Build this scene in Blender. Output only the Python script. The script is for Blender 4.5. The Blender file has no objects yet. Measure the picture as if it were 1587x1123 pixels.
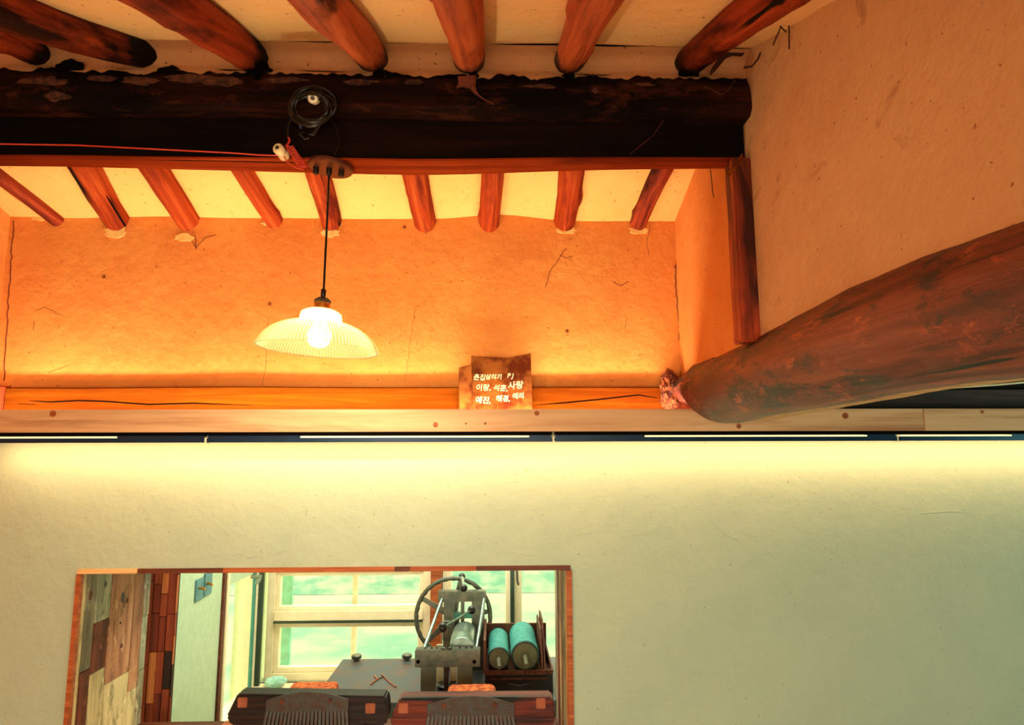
import bpy, bmesh, math, random
from mathutils import Vector, Matrix, noise

random.seed(7)
SC = bpy.context.scene
COL = SC.collection
E = 1.75                      # eye height, m
R = math.radians

# ------------------------------------------------------------------ camera
FPX = 1000.0
PITCH, YAW, ROLL = math.atan(0.139), math.atan(0.028), 0.003
fwd = Vector((math.sin(YAW) * math.cos(PITCH), math.cos(YAW) * math.cos(PITCH), math.sin(PITCH)))
r0 = fwd.cross(Vector((0, 0, 1))).normalized()
u0 = r0.cross(fwd).normalized()
rgt = r0 * math.cos(ROLL) - u0 * math.sin(ROLL)
upv = u0 * math.cos(ROLL) + r0 * math.sin(ROLL)
EYE = Vector((0, 0, E))
cd = bpy.data.cameras.new('camera')
cam = bpy.data.objects.new('camera', cd)
COL.objects.link(cam)
cd.sensor_width = 36
cd.lens = FPX / 1587 * 36
cd.clip_start = 0.02
m = Matrix((rgt, upv, -fwd)).transposed().to_4x4()
m.translation = EYE
cam.matrix_world = m
SC.camera = cam


def ray(px, py):
    return (fwd + rgt * ((px - 793.5) / FPX) + upv * ((561.5 - py) / FPX))


def at(px, py, Y):            # point of the pixel's sight line on the plane y = Y
    d = ray(px, py)
    return EYE + d * (Y / d.y)


def atx(px, py, X):
    d = ray(px, py)
    return EYE + d * (X / d.x)


def onpl(px, py, p, n):
    d = ray(px, py)
    return EYE + d * ((p - EYE).dot(n) / d.dot(n))


# ------------------------------------------------------------------ colour
def lin(c):
    return tuple(((v / 255) / 12.92 if v / 255 <= .04045 else ((v / 255 + .055) / 1.055) ** 2.4) for v in c) + (1,)


SC.view_settings.view_transform = 'Standard'
SC.view_settings.look = 'None'
SC.view_settings.exposure = 0.0
SC.view_settings.gamma = 1
SC.view_settings.use_curve_mapping = False

# ------------------------------------------------------------------ world and lights
w = bpy.data.worlds.new('sky')
SC.world = w
w.use_nodes = True
bg = w.node_tree.nodes['Background']
bg.inputs[0].default_value = (1.0, .87, .52, 1)
bg.inputs[1].default_value = 4.5


def area(name, loc, rot, sx, sy, power, color, spread=180):
    l = bpy.data.lights.new(name, 'AREA')
    l.shape = 'RECTANGLE'
    l.size, l.size_y, l.energy, l.color = sx, sy, power, color
    l.spread = R(spread)
    o = bpy.data.objects.new(name, l)
    o.location = loc
    o.rotation_euler = rot
    COL.objects.link(o)
    return o


XL, XR, YW, YB = -1.72, 0.66, 2.25, 3.85     # left wall, gable wall, partition, window wall
# LED strip in the cove behind the plank (up) and the one under it (down)
area('cove_uplight', ((XL + XR) / 2, 2.158, E + .094), (R(180), 0, 0), 2.3, .02, 14.5, (1.0, .86, .62), 140)
area('strip_downlight', (0.85, 2.168, E + .029), (R(24), 0, 0), 5.0, .012, 13.0, (1.0, .63, .30))
area('front_fill', (-.2, -.85, E - .75), (R(84), 0, 0), 1.6, 1.2, 11.0, (1.0, 1.0, .82), 120)  # unseen fill added behind the camera
area('side_teal_fill', (3.6, .9, E - .35), (R(90), 0, R(62)), 1.4, 1.0, 24.0, (.42, 1.0, .84), 150)  # added teal fill for the right part of the lower wall, source unseen
area('rear_room_fill', (-.3, 3.25, E + .40), (0, 0, 0), 1.2, .5, 30.0, (1.0, .98, .80))  # unseen fill added to brighten the rear room


# ------------------------------------------------------------------ node helpers
def newmat(name):
    mt = bpy.data.materials.new(name)
    mt.use_nodes = True
    nt = mt.node_tree
    return mt, nt, nt.nodes['Principled BSDF']


def nd(nt, t, **kw):
    n = nt.nodes.new(t)
    for k, v in kw.items():
        if k in n.inputs.keys() if isinstance(k, str) else False:
            n.inputs[k].default_value = v
        else:
            setattr(n, k, v)
    return n


def ramp(nt, fac, stops):
    r_ = nt.nodes.new('ShaderNodeValToRGB')
    cr = r_.color_ramp
    while len(cr.elements) > len(stops):
        cr.elements.remove(cr.elements[-1])
    while len(cr.elements) < len(stops):
        cr.elements.new(.5)
    for e, (p, c) in zip(cr.elements, stops):
        e.position = p
        e.color = c if len(c) == 4 else lin(c)
    nt.links.new(fac, r_.inputs[0])
    return r_.outputs[0]


def coords(nt, scale=(1, 1, 1), rand=True, rnd_amt=37.0):
    tc = nt.nodes.new('ShaderNodeTexCoord')
    mp = nt.nodes.new('ShaderNodeMapping')
    mp.inputs['Scale'].default_value = scale
    nt.links.new(tc.outputs['Object'], mp.inputs['Vector'])
    if rand:
        oi = nt.nodes.new('ShaderNodeObjectInfo')
        mu = nt.nodes.new('ShaderNodeMath')
        mu.operation = 'MULTIPLY'
        mu.inputs[1].default_value = rnd_amt
        nt.links.new(oi.outputs['Random'], mu.inputs[0])
        nt.links.new(mu.outputs[0], mp.inputs['Location'])
    return mp.outputs[0]


def noise_(nt, vec, scale, detail=4, rough=.5, dist=0.0):
    n = nt.nodes.new('ShaderNodeTexNoise')
    n.inputs['Scale'].default_value = scale
    n.inputs['Detail'].default_value = detail
    n.inputs['Roughness'].default_value = rough
    n.inputs['Distortion'].default_value = dist
    nt.links.new(vec, n.inputs['Vector'])
    return n.outputs['Fac']


def mix(nt, fac, a, b, mode='MIX'):
    mx = nt.nodes.new('ShaderNodeMix')
    mx.data_type = 'RGBA'
    mx.blend_type = mode
    for s, v in ((0, fac), (6, a), (7, b)):
        if hasattr(v, 'is_output'):
            nt.links.new(v, mx.inputs[s])
        else:
            mx.inputs[s].default_value = v if s == 0 else (v if len(v) == 4 else lin(v))
    return mx.outputs[2]


def bump(nt, b, height, strength=.3, dist=.01):
    bp = nt.nodes.new('ShaderNodeBump')
    bp.inputs['Strength'].default_value = strength
    bp.inputs['Distance'].default_value = dist
    nt.links.new(height, bp.inputs['Height'])
    nt.links.new(bp.outputs[0], b.inputs['Normal'])


def wood(name, dark, mid, light, axis='x', fine=60, rough=.6, blot=None, blot_scale=3, blot_at=(.45, .6),
         bstr=.5, crack=0.0, spec=.3, char=0, mott=None):
    mt, nt, b = newmat(name)
    s = {'x': (.05, 1, 1), 'y': (1, .05, 1), 'z': (1, 1, .05)}[axis]
    v = coords(nt, s)
    g = noise_(nt, v, fine, 6, .65, .6)
    c = ramp(nt, g, [(.28, dark), (.5, mid), (.72, light)])
    v2 = coords(nt, tuple(1 if q == 1 else .25 for q in s))
    if blot:
        bn = noise_(nt, v2, blot_scale, 5, .6, .3)
        f = ramp(nt, bn, [(blot_at[0], (0, 0, 0, 1)), (blot_at[1], (1, 1, 1, 1))])
        c = mix(nt, f, c, blot)
    hb = g
    if mott:
        mn = noise_(nt, coords(nt, tuple(1 if q == 1 else .4 for q in s)), mott[0], 9, .8, .3)
        c = mix(nt, ramp(nt, mn, [(.52, (0, 0, 0, 1)), (.60, (1, 1, 1, 1))]), c, mott[1])
        mn2 = noise_(nt, coords(nt, tuple(1 if q == 1 else .4 for q in s), rnd_amt=91), mott[0] * 2.1, 9, .8, .3)
        c = mix(nt, ramp(nt, mn2, [(.56, (0, 0, 0, 1)), (.63, (1, 1, 1, 1))]), c, mott[2])
        hm_ = nt.nodes.new('ShaderNodeMath'); hm_.operation = 'ADD'
        nt.links.new(g, hm_.inputs[0]); nt.links.new(mn, hm_.inputs[1]); hb = hm_.outputs[0]
    if char:                       # soot and charring at the beam end of the rafter
        tcx = nt.nodes.new('ShaderNodeTexCoord'); sx = nt.nodes.new('ShaderNodeSeparateXYZ')
        nt.links.new(tcx.outputs['Object'], sx.inputs[0])
        ad = nt.nodes.new('ShaderNodeMath'); ad.operation = 'MULTIPLY_ADD'; ad.inputs[1].default_value = .35
        nt.links.new(noise_(nt, v2, 9, 5, .7), ad.inputs[0]); nt.links.new(sx.outputs[0], ad.inputs[2])
        c = mix(nt, ramp(nt, ad.outputs[0], [(.25 + char, (1, 1, 1, 1)), (.32 + char, (0, 0, 0, 1))]), c, (14, 6, 4))
    if crack:
        cn = noise_(nt, coords(nt, tuple(1 if q == 1 else .03 for q in s)), 22, 3, .5, .4)
        cf = ramp(nt, cn, [(.33, (1, 1, 1, 1)), (.36, (0, 0, 0, 1))])
        c = mix(nt, cf, c, (12, 5, 3))
    nt.links.new(c, b.inputs['Base Color'])
    b.inputs['Roughness'].default_value = rough
    b.inputs['Specular IOR Level'].default_value = spec
    bump(nt, b, hb, bstr, .006)
    return mt


def plaster(name, base, alt, dark, speck=(150, 80, 30), fine=26, bstr=.35, scratch=True, streak=None, sth=.70):
    mt, nt, b = newmat(name)
    v = coords(nt, rand=False)
    big = noise_(nt, v, 2.2, 5, .6, .4)
    c = ramp(nt, big, [(.3, dark), (.5, base), (.7, alt)])
    med = noise_(nt, v, fine, 6, .7)
    c = mix(nt, .18, c, ramp(nt, med, [(.35, dark), (.6, alt)]))
    sp = noise_(nt, v, 75, 2, .5)
    sf = ramp(nt, sp, [(sth, (0, 0, 0, 1)), (sth + .03, (.8, .8, .8, 1))])
    c = mix(nt, sf, c, speck)
    if streak:
        st = noise_(nt, coords(nt, streak, rand=False), 14, 4, .6, 1.2)
        f = ramp(nt, st, [(.62, (0, 0, 0, 1)), (.72, (.45, .45, .45, 1))])
        c = mix(nt, f, c, speck)
    nt.links.new(c, b.inputs['Base Color'])
    b.inputs['Roughness'].default_value = .93
    b.inputs['Specular IOR Level'].default_value = .15
    h = nt.nodes.new('ShaderNodeMath')
    h.operation = 'MULTIPLY_ADD'
    nt.links.new(med, h.inputs[0])
    h.inputs[1].default_value = .5
    nt.links.new(noise_(nt, v, 7, 4, .6), h.inputs[2])
    bump(nt, b, h.outputs[0], bstr, .02)
    return mt


def plain(name, c, rough=.5, metal=0.0, var=None, scale=20, spec=.5, bstr=0.0, noisy=(.4, .62)):
    mt, nt, b = newmat(name)
    n = noise_(nt, coords(nt), scale, 5, .6)
    col = ramp(nt, n, [(noisy[0], c), (noisy[1], var or tuple(min(255, int(q * 1.12)) for q in c))])
    nt.links.new(col, b.inputs['Base Color'])
    b.inputs['Roughness'].default_value = rough
    b.inputs['Metallic'].default_value = metal
    b.inputs['Specular IOR Level'].default_value = spec
    if bstr:
        bump(nt, b, n, bstr, .006)
    return mt


def emit(name, c, s):
    mt, nt, b = newmat(name)
    b.inputs['Base Color'].default_value = c
    b.inputs['Emission Color'].default_value = c
    b.inputs['Emission Strength'].default_value = s
    return mt


M = {}
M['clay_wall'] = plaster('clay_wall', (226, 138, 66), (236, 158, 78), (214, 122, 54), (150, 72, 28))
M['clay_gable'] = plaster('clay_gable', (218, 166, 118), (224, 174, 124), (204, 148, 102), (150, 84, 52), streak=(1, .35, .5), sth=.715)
M['clay_ceiling'] = plaster('clay_ceiling', (226, 170, 96), (232, 178, 104), (216, 158, 84), (150, 80, 30))
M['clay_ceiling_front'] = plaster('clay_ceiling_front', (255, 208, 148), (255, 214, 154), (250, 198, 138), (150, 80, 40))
M['clay_fill'] = plaster('clay_fill', (206, 150, 104), (214, 160, 110), (186, 130, 88), (80, 50, 34))
M['white_plaster'] = plaster('white_plaster', (174, 186, 164), (180, 190, 166), (166, 180, 160), (150, 150, 120), fine=18, bstr=.3)
M['rafter'] = wood('rafter_wood', (84, 20, 6), (150, 52, 14), (190, 88, 34), 'x', 38, .75, (88, 22, 8), 9, (.55, .68), .8, 1, .08)
M['rafter_front'] = wood('front_rafter_wood', (110, 40, 18), (188, 84, 42), (216, 116, 66), 'x', 38, .6, (84, 28, 14), 9, (.56, .68), .8, 1, char=.0001)
M['rafter_dark'] = wood('rafter_dark_wood', (76, 22, 10), (146, 52, 24), (180, 76, 38), 'x', 38, .6, (34, 10, 6), 8, (.5, .64), .9, 1, .08, char=.0001)
M['beam'] = wood('smoked_beam_wood', (20, 7, 4), (40, 15, 8), (70, 30, 16), 'x', 40, .8, (12, 5, 3), 4, (.42, .6), .8, 1, .08, mott=(9, (64, 30, 18), (14, 6, 4)))
M['beam_low'] = wood('support_beam_wood', (12, 5, 3), (26, 10, 6), (38, 16, 9), 'x', 40, .8, (8, 4, 3), 4, (.42, .6), .5, 1, .08)  # near-black: the shade on the timber's front is put into the colour
M['beam_lit_tone'] = wood('lit_tone_soffit_wood', (110, 34, 10), (148, 52, 16), (172, 72, 26), 'x', 34, .75, (100, 28, 10), 5, (.5, .66), .4, 1, .08)  # redder copy of the beam wood, lit underside put into the colour
M['post'] = wood('post_wood', (90, 26, 12), (182, 70, 34), (206, 92, 46), 'z', 46, .6, (60, 18, 10), 6, (.48, .66), .6, 1)
M['log'] = wood('log_wood', (58, 22, 16), (122, 50, 32), (156, 78, 50), 'y', 30, .46, (70, 34, 26), 4.5, (.46, .62), 1.0, 1, .5, mott=(9, (44, 34, 32), (180, 84, 48)))
M['timber'] = wood('wall_timber', (88, 36, 5), (112, 52, 7), (136, 72, 12), 'x', 30, .8, (100, 34, 5), 3, (.5, .7), .4, 0, 0.0)
M['timber_shade_tone'] = wood('shade_tone_timber', (30, 18, 16), (56, 34, 28), (78, 52, 42), 'x', 40, .6, None, 3, (.5, .7), .6, 1)  # unlit stretch of the wall timber, its shade put into the colour
M['pine'] = wood('pine_plank', (176, 118, 76), (220, 172, 126), (228, 186, 140), 'x', 26, .6, (214, 160, 114), 2.4, (.5, .8), .15)
M['frame'] = wood('frame_wood', (122, 54, 24), (168, 84, 42), (196, 116, 64), 'x', 60, .5, None)
M['frame_pale'] = wood('frame_pale_wood', (210, 150, 92), (230, 180, 120), (240, 200, 140), 'x', 60, .5, None)
M['frame_dark'] = wood('frame_dark_wood', (60, 28, 16), (96, 44, 24), (130, 60, 34), 'x', 60, .5, None)
for nm, cs in dict(grey=((126, 116, 92), (176, 160, 126), (200, 188, 152)), cream=((196, 172, 122), (214, 190, 138), (226, 206, 156)),
                   pink=((140, 82, 56), (186, 124, 88), (206, 154, 114)), brown=((92, 40, 26), (126, 60, 40), (146, 78, 54)),
                   slate=((112, 116, 100), (156, 154, 126), (190, 184, 150)), edge=((206, 124, 60), (232, 156, 84), (240, 180, 110))).items():
    M['jb_' + nm] = wood('board_' + nm, tuple(int(q * .8) for q in cs[0]), cs[1], cs[2], 'z', 24, .6, tuple(int(q * .75) for q in cs[0]), 6, (.5, .66), .5, mott=(10, tuple(int(q * .62) for q in cs[1]), tuple(min(255, int(q * 1.1)) for q in cs[2])))
for nm, cs in dict(red=((70, 20, 10), (122, 40, 20), (150, 58, 30)), tan=((150, 72, 34), (196, 106, 56), (220, 136, 80)),
                   mid=((96, 32, 16), (150, 60, 30), (176, 80, 44)), black=((22, 10, 8), (40, 18, 12), (56, 26, 18))).items():
    M['st_' + nm] = wood('strip_' + nm, *cs, 'z', 36, .5, tuple(int(q * .5) for q in cs[0]), 10, (.62, .7), .3)
M['pvc'] = plain('white_window_frame', (246, 232, 196), .35, var=(240, 222, 186))
M['room_wall'] = plain('pale_green_wall', (196, 214, 178), .9, var=(186, 206, 170), scale=30)
M['room_floor'] = plain('room_floor', (120, 92, 60), .6)
M['teal_metal'] = plain('teal_window_metal', (52, 128, 116), .4, .2)
M['dark_metal'] = plain('dark_window_metal', (52, 70, 58), .4, .4)
M['switch'] = plain('slate_blue_plate', (78, 128, 134), .4, .1)
M['brass'] = plain('brass', (196, 128, 56), .3, .9)
M['copper'] = plain('copper_plate', (104, 56, 40), .42, .4)
M['black'] = plain('black_plastic', (16, 12, 11), .4)
M['blackmatte'] = plain('black_soot', (10, 6, 5), .9, spec=.05)
M['iron'] = plain('rusty_iron', (66, 66, 64), .5, .3, var=(72, 50, 40), scale=40, bstr=.4)
M['press_metal'] = plain('grey_green_steel', (84, 92, 80), .42, .6, var=(112, 108, 92), scale=30, bstr=.1)
M['press_paint'] = plain('grey_green_painted_steel', (96, 112, 98), .5, .1, var=(108, 120, 104), scale=14)
M['silver'] = plain('worn_silver_steel', (150, 168, 156), .34, .7, var=(112, 130, 120), scale=24)
M['bed'] = plain('rust_stained_bed', (70, 80, 84), .55, .3, var=(104, 74, 60), scale=12, bstr=.2, noisy=(.45, .72))
M['roller'] = plain('teal_rubber', (30, 132, 124), .7, 0, var=(70, 156, 146), scale=60, bstr=.15)
M['roller_end'] = plain('roller_end_wood', (106, 104, 70), .7, 0, var=(86, 84, 58))
M['dark_green'] = plain('dark_rubber_edge', (18, 42, 34), .6)
M['crate'] = wood('crate_wood', (60, 28, 18), (98, 52, 34), (130, 76, 54), 'z', 40, .6, None)
M['cab'] = plain('black_cabinet_wood', (14, 10, 9), .5, 0, var=(24, 14, 10))
M['comb_wood'] = wood('comb_block_wood', (46, 14, 8), (104, 34, 18), (136, 50, 26), 'x', 50, .5, (24, 8, 6), 6, (.5, .62), .5, 1)
M['comb_wood_dark'] = wood('comb_block_dark_wood', (16, 7, 5), (36, 14, 9), (80, 32, 18), 'x', 50, .5, (12, 6, 5), 6, (.4, .62), .5, 1)
M['peg'] = plain('peg_wood', (170, 90, 54), .6, 0, var=(150, 74, 42))
M['bark'] = plain('rough_orange_bark', (232, 120, 50), .9, 0, var=(150, 52, 22), scale=60, bstr=1.0)
M['cloth'] = plain('pale_teal_cloth', (176, 214, 196), .9, 0, var=(130, 190, 176), scale=20, bstr=.4)
M['knob'] = plain('white_porcelain', (238, 214, 168), .25)
M['redwire'] = plain('red_wire', (214, 60, 44), .4, 0, var=(226, 82, 62))
M['bluewire'] = plain('blue_wire', (40, 74, 130), .4)
M['led_blue'] = plain('blue_led_housing', (8, 40, 66), .35, .3)
M['led'] = emit('led_diffuser', (1, .88, .50, 1), .85)
M['web'] = plain('dusty_cobweb', (120, 58, 34), .95, 0, var=(90, 40, 24))
M['soot_thread'] = plain('sooty_thread', (56, 24, 14), .95)
M['crack'] = plain('crack_line', (110, 46, 18), .95)
M['crumble'] = plain('crumbling_clay', (150, 72, 28), .95, 0, var=(84, 30, 14), scale=50, bstr=1.0)
M['patch'] = plain('bare_lime_patch', (248, 206, 124), .9, 0, var=(240, 180, 96), scale=40)
M['lip'] = plain('pale_plaster_lip', (214, 176, 122), .9, 0, var=(196, 150, 98), scale=40, bstr=.5)
M['dark_void'] = plain('shade_dark_surfaces', (22, 14, 12), .9)  # near black puts the side room's shade into the colour
M['ink'] = plain('white_marker', (250, 232, 176), .6)
M['tile'] = plain('old_roof_tile', (150, 84, 34), .9, 0, var=(96, 38, 16), scale=16, spec=.05, bstr=.4, noisy=(.42, .6))
M['yard'] = plain('pale_concrete_yard', (92, 140, 128), .9, 0, var=(168, 166, 148), scale=.7, noisy=(.38, .62))
M['leaf'] = plain('teal_leaves', (74, 130, 116), .8, 0, var=(136, 158, 138), scale=3)
M['pink'] = plain('pale_pink_frame', (236, 212, 194), .6)
M['teal_soft'] = plain('pale_teal_frame', (112, 186, 172), .6)
M['crumb'] = plain('dark_clay_crumb', (96, 50, 28), .95, 0, var=(46, 22, 14), scale=60, bstr=.8)
M['mud'] = plain('floor_finish', (150, 120, 80), .7)


def glassmat(name, tint, fac_g=.08, rough=.02, tl=0.0):
    mt = bpy.data.materials.new(name)
    mt.use_nodes = True
    nt = mt.node_tree
    nt.nodes.clear()
    out = nt.nodes.new('ShaderNodeOutputMaterial')
    tr = nt.nodes.new('ShaderNodeBsdfTransparent')
    tr.inputs[0].default_value = tint
    gl = nt.nodes.new('ShaderNodeBsdfGlossy')
    gl.inputs['Roughness'].default_value = rough
    mx = nt.nodes.new('ShaderNodeMixShader')
    mx.inputs[0].default_value = fac_g
    nt.links.new(tr.outputs[0], mx.inputs[1])
    nt.links.new(gl.outputs[0], mx.inputs[2])
    nt.links.new(mx.outputs[0], out.inputs[0])
    return mt


M['pane'] = glassmat('window_pane', (.97, 1, .98, 1), .06)
M['bulb'] = emit('lit_bulb', (1, .86, .45, 1), 3.0)


def shademat(name, tcol, transp, ribs=0):
    mt = bpy.data.materials.new(name)
    mt.use_nodes = True
    nt = mt.node_tree
    nt.nodes.clear()
    out = nt.nodes.new('ShaderNodeOutputMaterial')
    tl = nt.nodes.new('ShaderNodeBsdfTranslucent')
    tl.inputs[0].default_value = tcol
    df = nt.nodes.new('ShaderNodeBsdfDiffuse')
    df.inputs[0].default_value = tcol
    gl = nt.nodes.new('ShaderNodeBsdfGlossy')
    gl.inputs['Roughness'].default_value = .12
    tr = nt.nodes.new('ShaderNodeBsdfTransparent')
    a = nt.nodes.new('ShaderNodeMixShader'); a.inputs[0].default_value = .35
    b = nt.nodes.new('ShaderNodeMixShader'); b.inputs[0].default_value = .05
    c = nt.nodes.new('ShaderNodeMixShader'); c.inputs[0].default_value = transp
    nt.links.new(tl.outputs[0], a.inputs[1]); nt.links.new(df.outputs[0], a.inputs[2])
    nt.links.new(a.outputs[0], b.inputs[1]); nt.links.new(gl.outputs[0], b.inputs[2])
    nt.links.new(b.outputs[0], c.inputs[1]); nt.links.new(tr.outputs[0], c.inputs[2])
    nt.links.new(c.outputs[0], out.inputs[0])
    if ribs:                       # pressed ribs: thick glass scatters, thin glass lets light straight through
        tc = nt.nodes.new('ShaderNodeTexCoord'); sp = nt.nodes.new('ShaderNodeSeparateXYZ')
        nt.links.new(tc.outputs['Object'], sp.inputs[0])
        at2 = nt.nodes.new('ShaderNodeMath'); at2.operation = 'ARCTAN2'
        nt.links.new(sp.outputs[1], at2.inputs[0]); nt.links.new(sp.outputs[0], at2.inputs[1])
        mu = nt.nodes.new('ShaderNodeMath'); mu.operation = 'MULTIPLY'; mu.inputs[1].default_value = ribs
        si = nt.nodes.new('ShaderNodeMath'); si.operation = 'SINE'
        ma = nt.nodes.new('ShaderNodeMath'); ma.operation = 'MULTIPLY_ADD'; ma.inputs[1].default_value = .34; ma.inputs[2].default_value = transp
        nt.links.new(at2.outputs[0], mu.inputs[0]); nt.links.new(mu.outputs[0], si.inputs[0]); nt.links.new(si.outputs[0], ma.inputs[0])
        nt.links.new(ma.outputs[0], c.inputs[0])
    return mt


M['bulb'] = shademat('lit_bulb', (.12, .11, .08, 1), .6)
_nt = M['bulb'].node_tree
_em = _nt.nodes.new('ShaderNodeEmission'); _em.inputs[0].default_value = (1, .88, .5, 1); _em.inputs[1].default_value = .8
_ad = _nt.nodes.new('ShaderNodeAddShader')
_ol = [n for n in _nt.nodes if n.type == 'OUTPUT_MATERIAL'][0]
_src = _ol.inputs[0].links[0].from_socket
_nt.links.new(_src, _ad.inputs[0]); _nt.links.new(_em.outputs[0], _ad.inputs[1]); _nt.links.new(_ad.outputs[0], _ol.inputs[0])
M['shade_glass'] = shademat('ribbed_lamp_glass', (.24, .19, .085, 1), .45, ribs=108)


# ------------------------------------------------------------------ mesh helpers
class MB:
    def __init__(s):
        s.v, s.f = [], []

    def add(s, vs, fs):
        o = len(s.v)
        s.v += [Vector(q) for q in vs]
        s.f += [tuple(i + o for i in f) for f in fs]
        return s

    def box(s, a, b, rot=None, c=None):
        x0, y0, z0 = a; x1, y1, z1 = b
        vs = [Vector(p) for p in ((x0, y0, z0), (x1, y0, z0), (x1, y1, z0), (x0, y1, z0), (x0, y0, z1), (x1, y0, z1), (x1, y1, z1), (x0, y1, z1))]
        if rot is not None:
            c = Vector(c) if c is not None else (Vector(a) + Vector(b)) / 2
            vs = [c + rot @ (q - c) for q in vs]
        return s.add(vs, [(0, 3, 2, 1), (4, 5, 6, 7), (0, 1, 5, 4), (1, 2, 6, 5), (2, 3, 7, 6), (3, 0, 4, 7)])

    def tube(s, pts, r, n=8, cap=True):
        pts = [Vector(p) for p in pts]
        rs = r if isinstance(r, (list, tuple)) else [r] * len(pts)
        vs, fs = [], []
        prev = None
        for i, p in enumerate(pts):
            t = (pts[min(i + 1, len(pts) - 1)] - pts[max(i - 1, 0)]).normalized()
            if prev is None:
                a = t.orthogonal().normalized()
            else:
                a = (prev - t * prev.dot(t)).normalized()
            prev = a
            b = t.cross(a)
            for k in range(n):
                th = 2 * math.pi * k / n
                vs.append(p + (a * math.cos(th) + b * math.sin(th)) * rs[i])
        for i in range(len(pts) - 1):
            for k in range(n):
                k2 = (k + 1) % n
                fs.append((i * n + k, i * n + k2, (i + 1) * n + k2, (i + 1) * n + k))
        if cap:
            fs.append(tuple(range(n - 1, -1, -1)))
            fs.append(tuple(range((len(pts) - 1) * n, len(pts) * n)))
        return s.add(vs, fs)

    def lathe(s, prof, n=32, M4=None, flute=0, amp=0, closed=False, frange=None):
        vs, fs = [], []
        for i, (r, z) in enumerate(prof):
            for k in range(n):
                th = 2 * math.pi * k / n
                rr = r
                if flute and (frange is None or frange[0] <= i <= frange[1]):
                    rr = r * (1 + amp * math.cos(flute * th))
                q = Vector((rr * math.cos(th), rr * math.sin(th), z))
                vs.append(M4 @ q if M4 is not None else q)
        L = len(prof)
        for i in range(L if closed else L - 1):
            j = (i + 1) % L
            for k in range(n):
                k2 = (k + 1) % n
                fs.append((i * n + k, i * n + k2, j * n + k2, j * n + k))
        return s.add(vs, fs)

    def prism(s, poly, ext):       # closed outline (3-D points), extruded by vector ext
        n = len(poly)
        poly = [Vector(p) for p in poly]
        ext = Vector(ext)
        vs = poly + [p + ext for p in poly]
        fs = [tuple(range(n - 1, -1, -1)), tuple(range(n, 2 * n))]
        fs += [(i, (i + 1) % n, n + (i + 1) % n, n + i) for i in range(n)]
        return s.add(vs, fs)

    def obj(s, name, mat, parent=None, loc=None, bevel=0, smooth=False, rot=None):
        me = bpy.data.meshes.new(name)
        base = Vector((0, 0, 0))
        if parent is not None:
            base = parent['_w'] if '_w' in parent else parent.location.copy()
            base = Vector(base)
            off = base
        elif loc is not None:
            off = Vector(loc)
        else:
            lo = Vector((min(q.x for q in s.v), min(q.y for q in s.v), min(q.z for q in s.v)))
            hi = Vector((max(q.x for q in s.v), max(q.y for q in s.v), max(q.z for q in s.v)))
            off = Vector(((lo.x + hi.x) / 2, (lo.y + hi.y) / 2, lo.z))
        me.from_pydata([tuple(q - off) for q in s.v], [], s.f)
        me.validate()
        bm = bmesh.new()
        bm.from_mesh(me)
        bmesh.ops.recalc_face_normals(bm, faces=bm.faces)
        if bevel:
            bmesh.ops.bevel(bm, geom=[e for e in bm.edges if e.is_manifold and e.calc_face_angle(0) > .6], offset=bevel,
                            segments=2, affect='EDGES', clamp_overlap=True)
        bm.to_mesh(me)
        bm.free()
        if smooth:
            for p in me.polygons:
                p.use_smooth = True
            if smooth != 'all':
                me.set_sharp_from_angle(angle=R(40))
        o = bpy.data.objects.new(name, me)
        o.data.materials.append(M[mat] if isinstance(mat, str) else mat)
        COL.objects.link(o)
        if parent is not None:
            o.parent = parent
            o.location = (0, 0, 0)
            WPOS[o.name] = off
        else:
            o.location = off
        return o


WPOS = {}
_orig_obj = MB.obj


def _obj(s, name, mat, parent=None, **kw):
    # children are built in world coordinates; a sub-part's parent part sits at its thing's origin
    if parent is not None:
        base = WPOS.get(parent.name, parent.location.copy())
        off = Vector(base)
        sv = s.v
        s.v = [q - off for q in sv]
        kw.pop('loc', None)
        o = _orig_obj(s, name, mat, None, loc=(0, 0, 0), **kw)
        o.parent = parent
        WPOS[o.name] = off
        s.v = sv
        return o
    return _orig_obj(s, name, mat, None, **kw)


MB.obj = _obj


def tag(o, label=None, cat=None, group=None, kind=None):
    if label: o['label'] = label
    if cat: o['category'] = cat
    if group: o['group'] = group
    if kind: o['kind'] = kind
    return o


def thing(name, loc, label, cat, group=None):
    o = bpy.data.objects.new(name, None)
    o.empty_display_size = .05
    o.location = loc
    COL.objects.link(o)
    WPOS[o.name] = Vector(loc)
    return tag(o, label, cat, group)


def struct(o):
    o['kind'] = 'structure'
    return o


def grid(fn, nu, nv):
    vs = [fn(i / nu, j / nv) for j in range(nv + 1) for i in range(nu + 1)]
    fs = [(j * (nu + 1) + i, j * (nu + 1) + i + 1, (j + 1) * (nu + 1) + i + 1, (j + 1) * (nu + 1) + i) for j in range(nv) for i in range(nu)]
    return vs, fs


def nz(x, y=0, z=0):
    return noise.noise(Vector((x, y, z)))


# ------------------------------------------------------------------ structure: near room
Z0 = 0.0
C_IN = Vector((0, 1.515, E + 1.027)); SL_F = .41          # front ceiling slope
C_BK = Vector((0, YW, E + .835)); SL_R = .33              # rear ceiling slope
N_F = Vector((0, -SL_F, 1)).normalized()
N_R = Vector((0, SL_R, 1)).normalized()


def ceil_rear(x, y):
    return C_BK.z + SL_R * (YW - y) + .022 * math.exp(-((x - .02) / .16) ** 2) * max(0, 1 - (YW - y) / .4) + .006 * nz(x * 3, y * 3)


def ceil_front(x, y):
    return C_IN.z + SL_F * (y - C_IN.y) + .008 * nz(x * 2.5, y * 2.5, 4)


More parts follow.
